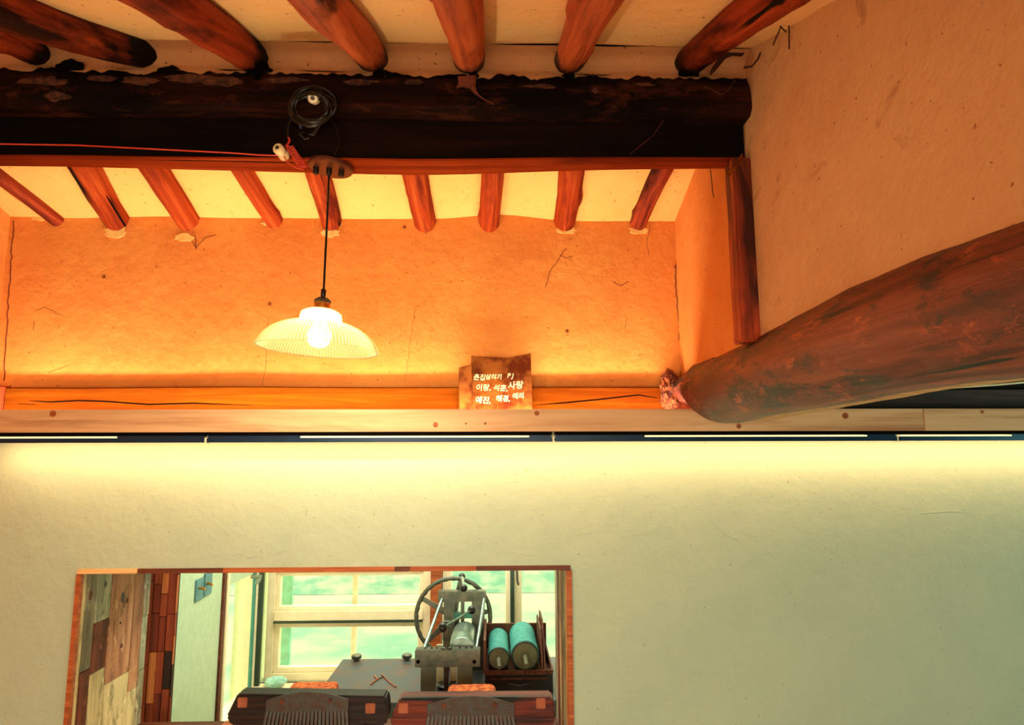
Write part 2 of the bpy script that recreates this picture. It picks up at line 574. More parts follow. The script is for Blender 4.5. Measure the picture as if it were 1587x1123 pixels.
# rear slope: a thick slab, underside undulating
vs, fs = grid(lambda a, b: Vector((XL - .1 + a * (XR - XL + .2), 1.60 + b * (YW + .02 - 1.60), 0)), 60, 14)
for v in vs: v.z = ceil_rear(v.x, v.y)
mb = MB().add(vs, fs)
n0 = len(vs)
struct(mb.obj('ceiling', 'clay_ceiling', smooth='all'))
vs, fs = grid(lambda a, b: Vector((XL - .1 + a * (XR - XL + .2), -1.0 + b * (C_IN.y + 1.0), 0)), 60, 30)
for v in vs: v.z = ceil_front(v.x, v.y)
struct(MB().add(vs, fs).obj('ceiling', 'clay_ceiling_front', smooth='all'))
# roof slab above, closing the ridge
struct(MB().prism([(XL - .3, -1.2, E + .3), (XL - .3, 1.55, E + 1.25), (XL - .3, 2.6, E + .90), (XL - .3, 2.6, E + 1.6), (XL - .3, -1.2, E + 1.6)], (5.6, 0, 0)).obj('ceiling', 'dark_void'))

# coved infill between the ridge beam and the front ceiling
def infill(a, b):
    x = XL + a * (XR - XL)
    P = [(1.538, .955), (1.560, .985), (1.562, 1.010), (1.548, 1.022), (1.515, 1.027)]
    t = b * 4
    i = min(3, int(t)); f = t - i
    y = P[i][0] * (1 - f) + P[i + 1][0] * f
    z = P[i][1] * (1 - f) + P[i + 1][1] * f
    if b == 0:
        z += .014 * nz(x * 14) + .010 * nz(x * 45)
    return Vector((x, y + .004 * nz(x * 9, z * 9), E + z + .004 * nz(x * 6, z * 9, 2)))
vs, fs = grid(infill, 300, 12)
struct(MB().add(vs, fs).obj('trim_1', 'clay_fill', smooth='all'))

# upper clay wall (above the wall timber), surface at YW
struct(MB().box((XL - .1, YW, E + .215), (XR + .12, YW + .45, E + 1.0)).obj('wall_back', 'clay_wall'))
struct(MB().box((XR + .12, YW, E + .215), (3.9, YW + .45, E + .9)).obj('wall_back', 'dark_void'))  # shaded wall right of the log, darkness painted in
# lower white wall with the opening
OX0, OX1 = at(122, 878, YW).x, at(883, 876, YW).x
OZ1 = at(500, 879, YW).z
OZ0 = E - 1.04
YJ = 2.70
mbw = MB()
mbw.box((XL - .1, YW, 0), (OX0, YJ, E + .215))
mbw.box((OX1, YW, 0), (3.9, YJ, E + .215))
mbw.box((OX0, YW, OZ1), (OX1, YJ, E + .215))
mbw.box((OX0, YW, 0), (OX1, YJ, OZ0))
struct(mbw.obj('wall_back', 'white_plaster'))
struct(MB().box((XL - .25, -1.2, 0), (XL, YW + .1, E + 1.3)).obj('wall_left', 'clay_wall'))
# gable wall above the big log
struct(MB().box((XR, -1.1, E + .21), (XR + .14, 1.60, E + 1.25)).obj('wall_right', 'clay_gable'))
struct(MB().box((XR, 1.60, E + .21), (XR + .14, YW + .02, E + 1.25)).obj('wall_right', 'clay_wall'))
# side room beyond the log
struct(MB().box((3.7, -1.1, 0), (3.9, YW, E + .9)).obj('wall_side_room', 'clay_gable'))
struct(MB().box((XR + .1, -1.1, E + .62), (3.9, YW, E + .7)).obj('ceiling', 'dark_void'))  # coloured dark to keep the side room looking unlit
# wall behind the photographer, with an opening added to let light in
fw = MB()
fw.box((XL - .1, -1.15, 0), (-1.4, -1.0, E + .6))
fw.box((.6, -1.15, 0), (3.9, -1.0, E + .9))
fw.box((-1.4, -1.15, E + .5), (.6, -1.0, E + .9))
struct(fw.obj('wall_front', 'clay_gable'))
struct(MB().box((-4, -3, -.1), (5, YB + .2, 0)).obj('floor', 'mud'))

_ww = bpy.data.objects['wall_back.002']
_r = random.Random(5)
for pl_ in ([(75, 741), (83, 746), (92, 752)], [(288, 852), (296, 847), (306, 841)], [(362, 856), (376, 858), (386, 864), (396, 860), (414, 863)], [(420, 860), (432, 856), (446, 851)], [(448, 828), (454, 846)],
            [(330, 744), (344, 738)], [(838, 737), (852, 744)], [(890, 828), (930, 824)], [(1118, 822), (1128, 830), (1140, 834), (1150, 842)], [(1148, 822), (1158, 828), (1168, 826)], [(1000, 862), (1006, 900)],
            [(1062, 860), (1066, 905), (1060, 960)], [(1064, 990), (1078, 1010), (1088, 1000)], [(1416, 797), (1440, 794), (1475, 792), (1508, 797)], [(1438, 852), (1450, 856)], [(20, 1000), (30, 1012)], [(28, 905), (44, 930)],
            [(60, 965), (74, 985)], [(1180, 770), (1200, 768)], [(1300, 905), (1340, 900)], [(1520, 935), (1545, 936)], [(950, 955), (975, 958)], [(770, 852), (812, 858), (850, 862)]):
    q_ = [at(a_ + _r.uniform(-1, 1), b_, YW) for a_, b_ in pl_]
    MB().tube(q_, [.0003] + [.0013] * (len(q_) - 2) + [.0003] if len(q_) > 2 else [.0011, .0005], 5).obj('trowel_mark', 'white_plaster', _ww, smooth=True)

# ------------------------------------------------------------------ rear room
XS = -1.33
brm = MB()
SY0, SY1 = 3.36, 3.80
SZ0, SZ1 = E - 1.36, E - .30
brm.box((XS - .12, 2.87, 0), (XS, SY0, E + .5))
brm.box((XS - .12, SY1, 0), (XS, YB + .15, E + .5))
brm.box((XS - .12, SY0, 0), (XS, SY1, SZ0))
brm.box((XS - .12, SY0, SZ1), (XS, SY1, E + .5))
struct(brm.obj('wall_rear_room_left', 'room_wall'))
struct(MB().box((1.15, YJ, 0), (1.3, YB + .15, E + .5)).obj('wall_rear_room_right', 'room_wall'))
struct(MB().box((-1.9, YJ, E + .45), (1.3, YB + .15, E + .55)).obj('ceiling', 'room_wall'))
WX0, WX1 = XS + .02, 1.1
WZ0, WZ1 = at(500, 1057, YB).z, at(500, 876, YB).z + .25
bb = MB()
bb.box((XS - .1, YB, 0), (1.3, YB + .15, WZ0))
bb.box((XS - .1, YB, WZ1), (1.3, YB + .15, E + .5))
bb.box((1.1, YB, WZ0), (1.3, YB + .15, WZ1))
struct(bb.obj('wall_rear_room_window', 'room_wall'))


def rect_bars(mb, x0, x1, z0, z1, y0, y1, wdt):
    mb.box((x0, y0, z0), (x0 + wdt, y1, z1)); mb.box((x1 - wdt, y0, z0), (x1, y1, z1))
    mb.box((x0 + wdt, y0, z0), (x1 - wdt, y1, z0 + wdt)); mb.box((x0 + wdt, y0, z1 - wdt), (x1 - wdt, y1, z1))


def win(idx, x0, x1, zt, rail, mat='pvc', sash=None):
    root = thing('window_%d' % idx, ((x0 + x1) / 2, YB, WZ0), None, None)
    root['kind'] = 'structure'
    f = MB(); rect_bars(f, x0, x1, WZ0, WZ1, YB + .02, YB + .10, .045)
    fr = f.obj('window_frame', mat, root, bevel=.004)
    if rail:
        zr0, zr1 = rail
        r_ = MB().box((x0 + .045, YB + .005, zr0), (x1 - .045, YB + .09, zr1)); r_.obj('window_rail', mat, root, bevel=.003)
        g = MB().box((x0 + .045, YB + .0, zr0 - .012), (x1 - .045, YB + .06, zr0 - .001)); g.obj('rail_gasket', 'dark_metal', root)
        s = MB(); rect_bars(s, x0 + .045, x1 - .045, WZ0 + .045, zr0 - .013, YB + .03, YB + .07, .028)
        s.obj('sash', mat, root, bevel=.003)
        s = MB(); rect_bars(s, x0 + .045, x1 - .045, zr1, zt, YB + .03, YB + .07, .022)
        s.obj('sash', mat, root, bevel=.003)
        MB().box((x0 + .05, YB + .048, WZ0 + .05), (x1 - .05, YB + .052, zr0 - .02)).obj('pane', 'pane', root)
        MB().box((x0 + .05, YB + .048, zr1 + .01), (x1 - .05, YB + .052, zt - .01)).obj('pane', 'pane', root)
        MB().box((x0 + .045, YB + .02, zt), (x1 - .045, YB + .08, WZ1 - .045)).obj('window_header', mat, root)
    else:
        MB().box((x0 + .04, YB + .048, WZ0 + .04), (x1 - .04, YB + .052, WZ1 - .04)).obj('pane', 'pane', root)
    return root


xa, xb = at(411, 960, YB).x, at(667, 960, YB).x
w1 = win(1, xa, xb, at(500, 887, YB).z, (at(500, 962, YB).z, at(500, 947, YB).z))
for px0, px1, mt in ((434, 451, 'teal_soft'), (545, 553, 'pink')):
    a, b = at(px0, 960, YB + .28).x, at(px1, 960, YB + .28).x
    MB().box((a, YB + .28, WZ0 - .0), (b, YB + .3, WZ1 + .1)).obj('outer_stile', 'outer_' + mt if False else mt, w1)
xc, xd = at(686, 960, YB).x, at(796, 960, YB).x
p0, p1 = at(668, 960, YB).x, at(684, 960, YB).x
struct(MB().box((p0, YB - .05, WZ0), (p1, YB + .1, WZ1)).obj('trim_2', 'frame', bevel=.004))
w2 = win(2, xc, xd, 0, None)
MB().box((at(791, 960, YB).x, YB - .01, WZ0 + .02), (at(797, 960, YB).x, YB + .015, WZ1)).obj('window_stile', 'dark_metal', w2, bevel=.002)
w3 = win(3, xd + .003, 1.09, 0, None)
hp = at(801, 892, YB)
hm = MB().tube([hp + Vector((0, -.01, .03)), hp + Vector((0, -.03, .03)), hp + Vector((.002, -.032, -.02)), hp + Vector((.008, -.03, -.045))], .006, 8)
hm.obj('window_latch', 'iron', w3, smooth=True)
struct(MB().box((XS, YB - .10, WZ0 - .03), (1.1, YB + .02, WZ0)).obj('trim_3', 'pvc', bevel=.004))

# side casement in the left wall of the rear room
w4 = thing('window_4', (XS, SY0, SZ0), None, None); w4['kind'] = 'structure'
f = MB()
f.box((XS - .08, SY0, SZ0), (XS + .01, SY0 + .03, SZ1)); f.box((XS - .08, SY1 - .04, SZ0), (XS + .01, SY1, SZ1))
f.box((XS - .08, SY0 + .03, SZ0), (XS + .01, SY1 - .04, SZ0 + .05)); f.box((XS - .08, SY0 + .03, SZ1 - .05), (XS + .01, SY1 - .04, SZ1))
f.obj('window_frame', 'pvc', w4, bevel=.003)
MB().box((XS - .05, SY0 + .03, E - .66), (XS - .0, SY1 - .04, E - .60)).obj('window_rail', 'room_wall', w4)
MB().box((XS - .045, SY0 + .03, SZ0 + .05), (XS - .04, SY1 - .04, SZ1 - .05)).obj('pane', 'pane', w4)
MB().box((XS - .0, SY1 - .07, SZ0 + .03), (XS + .012, SY1 - .045, SZ1)).obj('window_gasket', 'teal_metal', w4)
MB().box((XS - .0, SY1 - .00, SZ0 - .05), (XS + .035, SY1 + .02, SZ1)).obj('window_stile', 'dark_metal', w4)
hq = atx(404, 893, XS + .06)
MB().tube([hq + Vector((-.05, 0, 0)), hq, hq + Vector((0.0, -.02, -.012)), hq + Vector((.01, -.08, -.016))], .011, 10).obj('window_latch', 'silver', w4, smooth=True)
struct(MB().box((XS, 3.315, 0), (XS + .012, 3.345, E)).obj('trim_4', 'frame_dark'))

# two slate-blue switch plates on the pale wall
for i, (a, b, c, d, kx, ky) in enumerate(((302, 896, 313, 929, 310, 911), (315.5, 886, 326, 921, 322, 904))):
    p = atx(a, b + 3, XS); q = atx(c, d - 5, XS)
    t = thing('light_switch', (XS, (p.y + q.y) / 2, q.z), ['nearer blue-grey switch plate on pale green wall, toward the wood strip panel', 'farther blue-grey switch plate on pale green wall, toward the corner window'][i], 'light switch')
    MB().box((XS, p.y + .003, q.z - .008), (XS + .008, q.y - .003, p.z)).obj('switch_plate', 'switch', t, bevel=.002)
    k = atx(kx, ky, XS + .012)
    MB().tube([k + Vector((-.012, 0, 0)), k + Vector((.012, 0, 0)), k + Vector((.022, 0, -.008))], .006, 8).obj('toggle', 'brass', t, smooth=True)

# dark strip panelling facing the opening
pn = thing('wood_strip_panel', (-1.5, 2.86, 0), 'panelling of narrow red-brown wood strips facing the opening, left of pale wall', 'panelling')
MB().box((-1.75, 2.865, 0), (XS - .0, 2.875, E + .4)).obj('backing', 'frame_dark', pn)
xs = [-1.75]
edges = [at(px, 900, 2.855).x for px in (228, 239, 251, 262, 274, 284.5)]
edges[-1] = XS + .001
cols = [(-1.75, -1.66), (-1.66, -1.58), (-1.58, edges[0])] + list(zip(edges[:-1], edges[1:]))
cutsets = {4: [(905, 'mid'), (950, 'red'), (1010, 'red'), (1090, 'tan'), (1123, 'mid')], 5: [(920, 'tan'), (955, 'mid'), (1009, 'red'), (1075, 'mid'), (1140, 'red')],
           6: [(951, 'red'), (1009, 'mid'), (1067, 'black'), (1140, 'mid')], 7: [(890, 'red'), (950, 'tan'), (985, 'mid'), (1030, 'tan'), (1080, 'black'), (1140, 'red')],
           3: [(900, 'red'), (1030, 'mid'), (1140, 'mid')]}
for ci, (a, b) in enumerate(cols):
    cuts = cutsets.get(ci, [(940, 'mid'), (1020, 'red'), (1140, 'mid')])
    ztop = E + .3
    for (cy, k) in cuts + [(None, 'mid')]:
        zb = 0.02 if cy is None else at((a / 2.75) * 1000 + 765, cy, 2.855).z
        MB().box((a + .001, 2.852 + random.random() * .004, zb + .001), (b - .001, 2.866, ztop - .001)).obj('wood_strip', 'st_' + k, pn, bevel=.0015)
        ztop = zb

# ------------------------------------------------------------------ opening lining
def lining(name, label):
    return thing(name, (0, YW, OZ1), label, 'panelling')
jp = thing('jamb_panelling', (OX0, YW, OZ0), 'reclaimed mixed wood boards lining the left side of the opening', 'panelling')
XJ = OX0
def yat(px, py): return atx(px, py, XJ).y
colx = [122.5, 131, 147, 170, 206, 221, 227.5]
cy = [YW + .012] + [yat(x, 885) for x in colx[1:-1]] + [YJ]
JZ = OZ1
def zj(px, py): return atx(px, py, XJ).z
jcols = [
    (0, [(None, 'cream')]),
    (1, [(1040, 'grey'), (None, 'brown')]),
    (2, [(962, 'slate'), (1040, 'brown'), (None, 'cream')]),
    (3, [(1052, 'pink'), (None, 'cream')]),
    (4, [(1070, 'pink'), (None, 'cream')]),
    (5, [(955, 'grey'), (1040, 'slate'), (None, 'grey')]),
]
for ci, pcs in jcols:
    y0, y1 = cy[ci], cy[ci + 1]
    zt = JZ
    for (pyc, k) in pcs:
        zb = OZ0 if pyc is None else zj((colx[ci] + colx[ci + 1]) / 2 - (pyc - 885) * .09, pyc)
        MB().box((XJ - .001, y0 + .0008, zb + .0008), (XJ + .010 + random.random() * .003, y1 - .0008, zt - .0008)).obj('board', 'jb_' + k, jp, bevel=.0015)
        zt = zb
rp = thing('jamb_panelling', (OX1, YW, OZ0), 'streaky brown wood boards lining the right side of the opening', 'panelling')
yy = YW + .012
for k, wd in (('edge', .05), ('slate', .09), ('pink', .07), ('cream', .05), ('brown', .09), ('grey', .088)):
    MB().box((OX1 - .011, yy, OZ0), (OX1 + .001, yy + wd - .001, OZ1)).obj('board', 'jb_' + k, rp, bevel=.0015)
    yy += wd
sp_ = thing('sill_board', (0, YW, OZ0), 'reddish wood strip sill across the bottom of the opening', 'sill')
for i in range(5):
    y0 = YW + .012 + i * .0875
    x = OX0 + .012
    while x < OX1 - .012:
        L = min(OX1 - .012 - x, random.uniform(.2, .5))
        MB().box((x + .0005, y0 + .0005, OZ0 - .001), (x + L - .0005, y0 + .087, OZ0 + .012)).obj('board', random.choice(['frame', 'frame_pale', 'frame_dark', 'frame']), sp_, bevel=.001)
        x += L
for (px, py, r_, k) in ((141, 922, .017, 'frame_dark'), (191, 925, .02, 'iron'), (198, 930, .010, 'frame_dark'), (164, 905, .012, 'iron'), (189, 1000, .010, 'frame_dark'), (187, 965, .006, 'iron')):
    q = atx(px, py, XJ + .0135)
    MB().lathe([(0, .0012), (r_ * .5, .001), (r_ * .62, -.002)], 14, Matrix.Translation(q) @ Matrix.Rotation(R(90), 4, 'Y') @ Matrix.Diagonal((1.5, .8, 1, 1))).obj('knot', k, jp)
# front edging strips of the opening (slightly proud of the plaster)
ef = thing('opening_trim', (0, YW, OZ0), 'narrow brown wood edging around the opening in the white wall', 'trim')
hx = [122, 215, 347, 500, 612, 636, 738, 884]
for i, k in enumerate(['frame_pale', 'frame_dark', 'frame', 'frame', 'frame_dark', 'frame', 'frame_dark']):
    a, b = at(hx[i], 880, YW).x, at(hx[i + 1], 880, YW).x
    MB().box((a + (0 if i else 0), YW - .008, OZ1 - .014), (b - .0005, YW + .03, OZ1 + .001)).obj('head_strip', k, ef, bevel=.001)
MB().box((OX0 - .002, YW - .008, OZ0), (OX0 + .013, YW + .012, OZ1 - .015)).obj('side_strip', 'frame', ef, bevel=.001)
MB().box((OX1 - .012, YW - .008, OZ0), (OX1 + .006, YW + .012, OZ1 - .015)).obj('side_strip', 'frame', ef, bevel=.001)

# ------------------------------------------------------------------ beams
def rough_log(name, p0, p1, r0_, r1_, mat, seed, nseg=26, ns=14, wob=.004, bend=.0, knots=3, flat=0, label=None, cat='rafter', group=None):
    p0, p1 = Vector(p0), Vector(p1)
    d = p1 - p0
    L = d.length
    X = d.normalized()
    Z = (Vector((0, 0, 1)) - X * X.z).normalized()
    Yv = Z.cross(X)
    kn = [(random.Random(seed * 31 + i).uniform(.1, .9), random.Random(seed * 17 + i).uniform(2.6, 6.8), random.Random(seed + i).uniform(.10, .24)) for i in range(knots)]
    vs, fs = [], []
    for i in range(nseg + 1):
        t = i / nseg
        r = r0_ * (1 - t) + r1_ * t
        oy = bend * math.sin(math.pi * t) + wob * 2 * nz(seed * 3.1, t * L * 3)
        oz = wob * 1.5 * nz(seed * 5.7, t * L * 3, 2)
        for k in range(ns):
            th = 2 * math.pi * k / ns
            rr = r * (1 + .07 * nz(seed * 2 + math.cos(th) * 1.2, math.sin(th) * 1.2, t * L * 5) + .04 * nz(seed + math.cos(th) * 3, math.sin(th) * 3, t * L * 16))
            for (kt, ka, kh) in kn:
                da = math.atan2(math.sin(th - ka), math.cos(th - ka))
                rr += r * kh * math.exp(-((t - kt) * L / (.35 * r + .01)) ** 2 - (da / .5) ** 2)
            if t > .97 and r1_ < r0_ * .99:
                pass
            vs.append(Vector((t * L, oy + rr * math.cos(th), oz + rr * math.sin(th))))
    for i in range(nseg):
        for k in range(ns):
            k2 = (k + 1) % ns
            fs.append((i * ns + k, i * ns + k2, (i + 1) * ns + k2, (i + 1) * ns + k))
    fs.append(tuple(range(ns - 1, -1, -1)))
    fs.append(tuple(range(nseg * ns, nseg * ns + ns)))
    mb = MB().add(vs, fs)
    o = mb.obj(name, mat, loc=(0, 0, 0), smooth=True)
    mw = Matrix((X, Yv, Z)).transposed().to_4x4()
    mw.translation = p0
    o.matrix_world = mw
    if label:
        tag(o, label, cat, group)
    return o


# ridge beam: rounded log above, squared support timber below
rb = thing('ridge_beam', ((XL + XR) / 2, 1.6, E + .76), 'massive smoke-blackened double ridge beam crossing the room under the rafters', 'beam')
prof = [(1.575, .985), (1.550, .968), (1.534, .935), (1.527, .90), (1.530, .868), (1.545, .858), (1.60, .856), (1.70, .862), (1.74, .90), (1.74, .98), (1.66, 1.03), (1.60, 1.01)]
NX = 90
vs, fs = [], []
for i in range(NX + 1):
    x = XL + (XR - XL - .001) * i / NX
    for j, (y, z) in enumerate(prof):
        # left end darker and lower, lightly hewn surface
        zz = z + .006 * nz(x * 2.2, j * .6) + .003 * nz(x * 12, j) + (-.004 * (x + .5) if j > 3 else 0) * 0
        yy_ = y + .006 * nz(x * 2.5, j * .5, 5) + .003 * nz(x * 14, j, 3)
        vs.append(Vector((x, yy_, E + zz)))
n = len(prof)
for i in range(NX):
    for j in range(n):
        j2 = (j + 1) % n
        fs.append((i * n + j, (i + 1) * n + j, (i + 1) * n + j2, i * n + j2))
fs += [tuple(range(n)), tuple(range(NX * n + n - 1, NX * n - 1, -1))]
MB().add(vs, fs).obj('ridge_log', 'beam', rb, smooth=True)


def zb_low(x):
    t = min(1, max(0, (x + .3) / .9))
    return .7505 + .0125 * t * t * (3 - 2 * t) + .0015 * nz(x * 3)


def yb_low(x):
    return 1.640 + .032 * math.exp(-((x + .25) / .55) ** 2)


vs, fs = [], []
prf = lambda x: [(1.586, zb_low(x)), (1.586, .86), (yb_low(x) + .016, .86), (yb_low(x) - .002, zb_low(x) + .001)]
for i in range(61):
    x = XL + (XR - XL - .002) * i / 60
    for (y, z) in prf(x):
        vs.append(Vector((x, y + .002 * nz(x * 5, z), E + z)))
for i in range(60):
    for j in range(4):
        j2 = (j + 1) % 4
        fs.append((i * 4 + j, (i + 1) * 4 + j, (i + 1) * 4 + j2, i * 4 + j2))
fs += [(0, 1, 2, 3), (243, 242, 241, 240)]
MB().add(vs, fs).obj('support_timber', 'beam_low', rb, bevel=.002)
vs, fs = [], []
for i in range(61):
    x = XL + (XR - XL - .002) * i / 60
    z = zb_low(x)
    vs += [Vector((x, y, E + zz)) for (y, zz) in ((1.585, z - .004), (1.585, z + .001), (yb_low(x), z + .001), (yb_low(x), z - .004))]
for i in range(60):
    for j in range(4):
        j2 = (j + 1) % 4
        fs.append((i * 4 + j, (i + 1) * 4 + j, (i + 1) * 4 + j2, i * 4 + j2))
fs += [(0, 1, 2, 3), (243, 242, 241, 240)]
o_ = MB().add(vs, fs).obj('lit_tone_soffit', 'beam_lit_tone', rb)  # board added under the timber to carry the light from below as colour
o_['label'] = 'added red-orange underside board, light from below put into its colour'
# crumbs of clay and soot clumps on the beam's upper edge
def lump(p, sx, sy, sz, seed, name, mat, parent):
    bm2 = bmesh.new(); bmesh.ops.create_icosphere(bm2, subdivisions=3, radius=1)
    vv = []
    for v in bm2.verts:
        c = v.co
        f = 1 + .55 * nz(c.x * 1.6 + seed, c.y * 1.6, c.z * 1.6) + .35 * nz(c.x * 4 + seed, c.y * 4, c.z * 4)
        vv.append(Vector((p.x + c.x * sx * f, p.y + c.y * sy * f, p.z + c.z * sz * f)))
    o = MB().add(vv, [tuple(v.index for v in f.verts) for f in bm2.faces]).obj(name, mat, parent)
    bm2.free()
    return o
for k, (px, py, a, b) in enumerate([(300, 122, 34, 6), (345, 127, 26, 7), (215, 126, 24, 6), (70, 128, 34, 8), (88, 148, 18, 10), (160, 122, 22, 5), (445, 125, 30, 4), (560, 128, 22, 5), (640, 128, 14, 3), (840, 135, 22, 3), (922, 142, 5, 5), (1000, 132, 18, 2)]):
    lump(at(px, py, 1.533), a * .0017, .009, b * .0017, k * 3.7, 'clay_crumb', 'crumb', rb)
for k, (px, py, a, b) in enumerate([(110, 104, 20, 12), (265, 112, 17, 9), (404, 108, 16, 10), (592, 116, 15, 7), (735, 118, 9, 5), (880, 118, 10, 4), (1068, 114, 15, 6), (110, 128, 16, 16), (268, 128, 14, 8), (400, 122, 10, 8)]):
    lump(at(px, py, 1.543), a * .0017, .010, b * .0017, 50 + k * 2.3, 'soot_clump', 'blackmatte', rb)

# post under the ridge beam
po = MB()
seg = []
for i in range(13):
    t = i / 12
    z = E + .27 + t * .482
    wv = .002 * nz(t * 5)
    seg.append([(.612 + wv, 1.556, z), (XR + .004, 1.556 + .003 * t, z), (XR + .004, 1.612, z), (.612 + wv, 1.612, z)])
vs = [Vector(q) for s_ in seg for q in s_]
fs = [(i * 4 + j, (i + 1) * 4 + j, (i + 1) * 4 + (j + 1) % 4, i * 4 + (j + 1) % 4) for i in range(12) for j in range(4)] + [(0, 1, 2, 3), (51, 50, 49, 48)]
for i in range(13):           # upper end widens into the beam seat
    pass
tag(po.add(vs, fs).obj('king_post', 'post', bevel=.004), 'short red-brown square post between the ridge beam and the great log', 'post')
wd_ = MB().prism([at(1131, 262, 1.556), at(1151, 236, 1.556), at(1152, 246, 1.556), at(1136, 268, 1.556)], (0, .03, 0))
tag(wd_.obj('wooden_wedge', 'timber', bevel=.001), 'small bright orange wedge tapped in at the top of the post', 'wedge')

# great log (crossbeam)
CT = [(2.245, .213, .112, .060), (2.17, .213, .114, .066), (2.118, .212, .112, .074), (2.10, .205, .108, .098), (2.06, .198, .104, .105), (2.0, .194, .108, .108), (1.9, .192, .110, .110), (1.75, .196, .112, .106),
      (1.55, .200, .114, .104), (1.35, .206, .116, .106), (1.15, .212, .118, .106), (.95, .207, .120, .104), (.75, .195, .122, .102), (.5, .18, .124, .10), (.1, .175, .125, .10), (-.4, .18, .125, .10), (-1.0, .18, .125, .10)]
CX = .725
vs, fs = [], []
ns = 48
rows = []
for a, b in zip(CT[:-1], CT[1:]):
    st = max(2, int(abs(a[0] - b[0]) / .012))
    for i in range(st):
        t = i / st
        rows.append(tuple(a[q] * (1 - t) + b[q] * t for q in range(4)))
rows.append(CT[-1])
for i, (y, zc, rx, rz) in enumerate(rows):
    for k in range(ns):
        th = 2 * math.pi * k / ns
        e = 1 + .035 * nz(math.cos(th) * 1.5, math.sin(th) * 1.5, y * 2.2) + .014 * nz(math.cos(th) * 5, math.sin(th) * 5, y * 9) + .007 * nz(math.cos(th) * 12, math.sin(th) * 12, y * 30)
        # long drying crack on the flank
        ca = 2.45 + .25 * (1.2 - y)
        da = math.atan2(math.sin(th - ca), math.cos(th - ca))
        if .8 < y < 1.9:
            e -= .05 * math.exp(-(da / .07) ** 2)
        vs.append(Vector((CX + rx * e * math.cos(th), y, E + zc + rz * e * math.sin(th))))
for i in range(len(rows) - 1):
    for k in range(ns):
        k2 = (k + 1) % ns
        fs.append((i * ns + k, i * ns + k2, (i + 1) * ns + k2, (i + 1) * ns + k))
fs += [tuple(range(ns)), tuple(range(len(rows) * ns - 1, (len(rows) - 1) * ns - 1, -1))]
lg = thing('crossbeam_log', (CX, 1.0, E + .1), 'huge gnarled dark brown log jutting from the upper right wall', 'beam')
MB().add(vs, fs).obj('trunk', 'log', lg, smooth='all')
# plaster lip smeared along the underside of the log
vs = []
N = 60
for i in range(N + 1):
    y = 2.05 - i / N * 1.9
    tt = i / N
    wd = .004 + .03 * min(1, tt * 1.5)
    row = min(rows, key=lambda q: abs(q[0] - y))
    zb = row[1] - row[3] * .93
    x0 = CX + .03
    zz = E + zb + .002 * nz(y * 12)
    vs += [Vector((x0, y, zz)), Vector((x0 + wd + .06, y, zz + .0)), Vector((x0 + wd + .06, y, zz + .05)), Vector((x0, y, zz + .03))]
fs = [(i * 4 + j, (i + 1) * 4 + j, (i + 1) * 4 + (j + 1) % 4, i * 4 + (j + 1) % 4) for i in range(N) for j in range(4)] + [(0, 1, 2, 3), (N * 4 + 3, N * 4 + 2, N * 4 + 1, N * 4)]
MB().add(vs, fs).obj('plaster_lip', 'lip', lg, smooth=True)

# wall timbers on the partition
def timber(px0, px1, z0, z1, y0, mat, name, label, cat='timber'):
    a, b = at(px0, 615, y0).x, at(px1, 615, y0).x
    mb = MB()
    n_ = 40
    vs = []
    for i in range(n_ + 1):
        x = a + (b - a) * i / n_
        top = z1 + .004 * nz(x * 1.7, 3)
        vs += [Vector((x, y0 + .002 * nz(x * 3), E + z0)), Vector((x, y0 + .002 * nz(x * 3), E + top)), Vector((x, YW + .02, E + top + .006)), Vector((x, YW + .02, E + z0))]
    fs = [(i * 4 + j, (i + 1) * 4 + j, (i + 1) * 4 + (j + 1) % 4, i * 4 + (j + 1) % 4) for i in range(n_) for j in range(4)] + [(0, 1, 2, 3), (n_ * 4 + 3, n_ * 4 + 2, n_ * 4 + 1, n_ * 4)]
    return tag(mb.add(vs, fs).obj(name, mat, bevel=.002), label, cat)


timber(7, 1028, .10, .222, YW - .028, 'timber', 'wall_timber', 'long glowing orange timber at the foot of the clay wall')
for pl_ in ([(45, 621), (80, 623), (120, 621), (160, 622), (230, 627), (300, 625), (390, 628)], [(830, 628), (880, 624), (930, 619), (990, 612), (1020, 617)], [(28, 626), (55, 627)]):
    MB().tube([at(x, y, YW - .0295) for x, y in pl_], [.0004] + [.0016] * (len(pl_) - 2) + [.0004], 5).obj('split', 'blackmatte', bpy.data.objects['wall_timber'], smooth=True)
timber(-60, 5, .10, .226, YW - .03, 'post', 'wall_timber', 'dark red timber end in the far left corner')
timber(1031, 1110, .10, .212, YW - .008, 'post', 'wall_timber', 'short recessed red timber stub hidden behind the clay lump')
timber(1100, 1640, .150, .212, YW - .05, 'timber_shade_tone', 'wall_timber', 'unlit stretch of wall timber above the plank right of the log, shade in its colour')
tag(MB().tube([at(x, y, 2.16) for x, y in [(1452, 602), (1500, 599), (1545, 596), (1590, 592), (1640, 588)]], .0035, 8).obj('pale_cable', 'knob', smooth=True), 'pale cable above the shade-darkened timber at the right edge', 'cable')
# crumbling clay lump between timber end and log
mb = MB()
p = at(1040, 605, 2.2)
bm_ = bmesh.new(); bmesh.ops.create_icosphere(bm_, subdivisions=4, radius=1)
bm_.verts.ensure_lookup_table()
mb.add([p + Vector((v.co.x * .032, v.co.y * .03 + .02, v.co.z * .075)) * 1 + v.co * (.012 * nz(v.co.x * 4, v.co.y * 4, v.co.z * 4)) + v.co * .006 * nz(v.co.x * 14, v.co.y * 14, v.co.z * 14) for v in bm_.verts], [tuple(v.index for v in f.verts) for f in bm_.faces])
bm_.free()
tag(mb.obj('clay_lump', 'crumble'), 'crumbling orange clay lump between the orange timber and the log', 'clay lump')

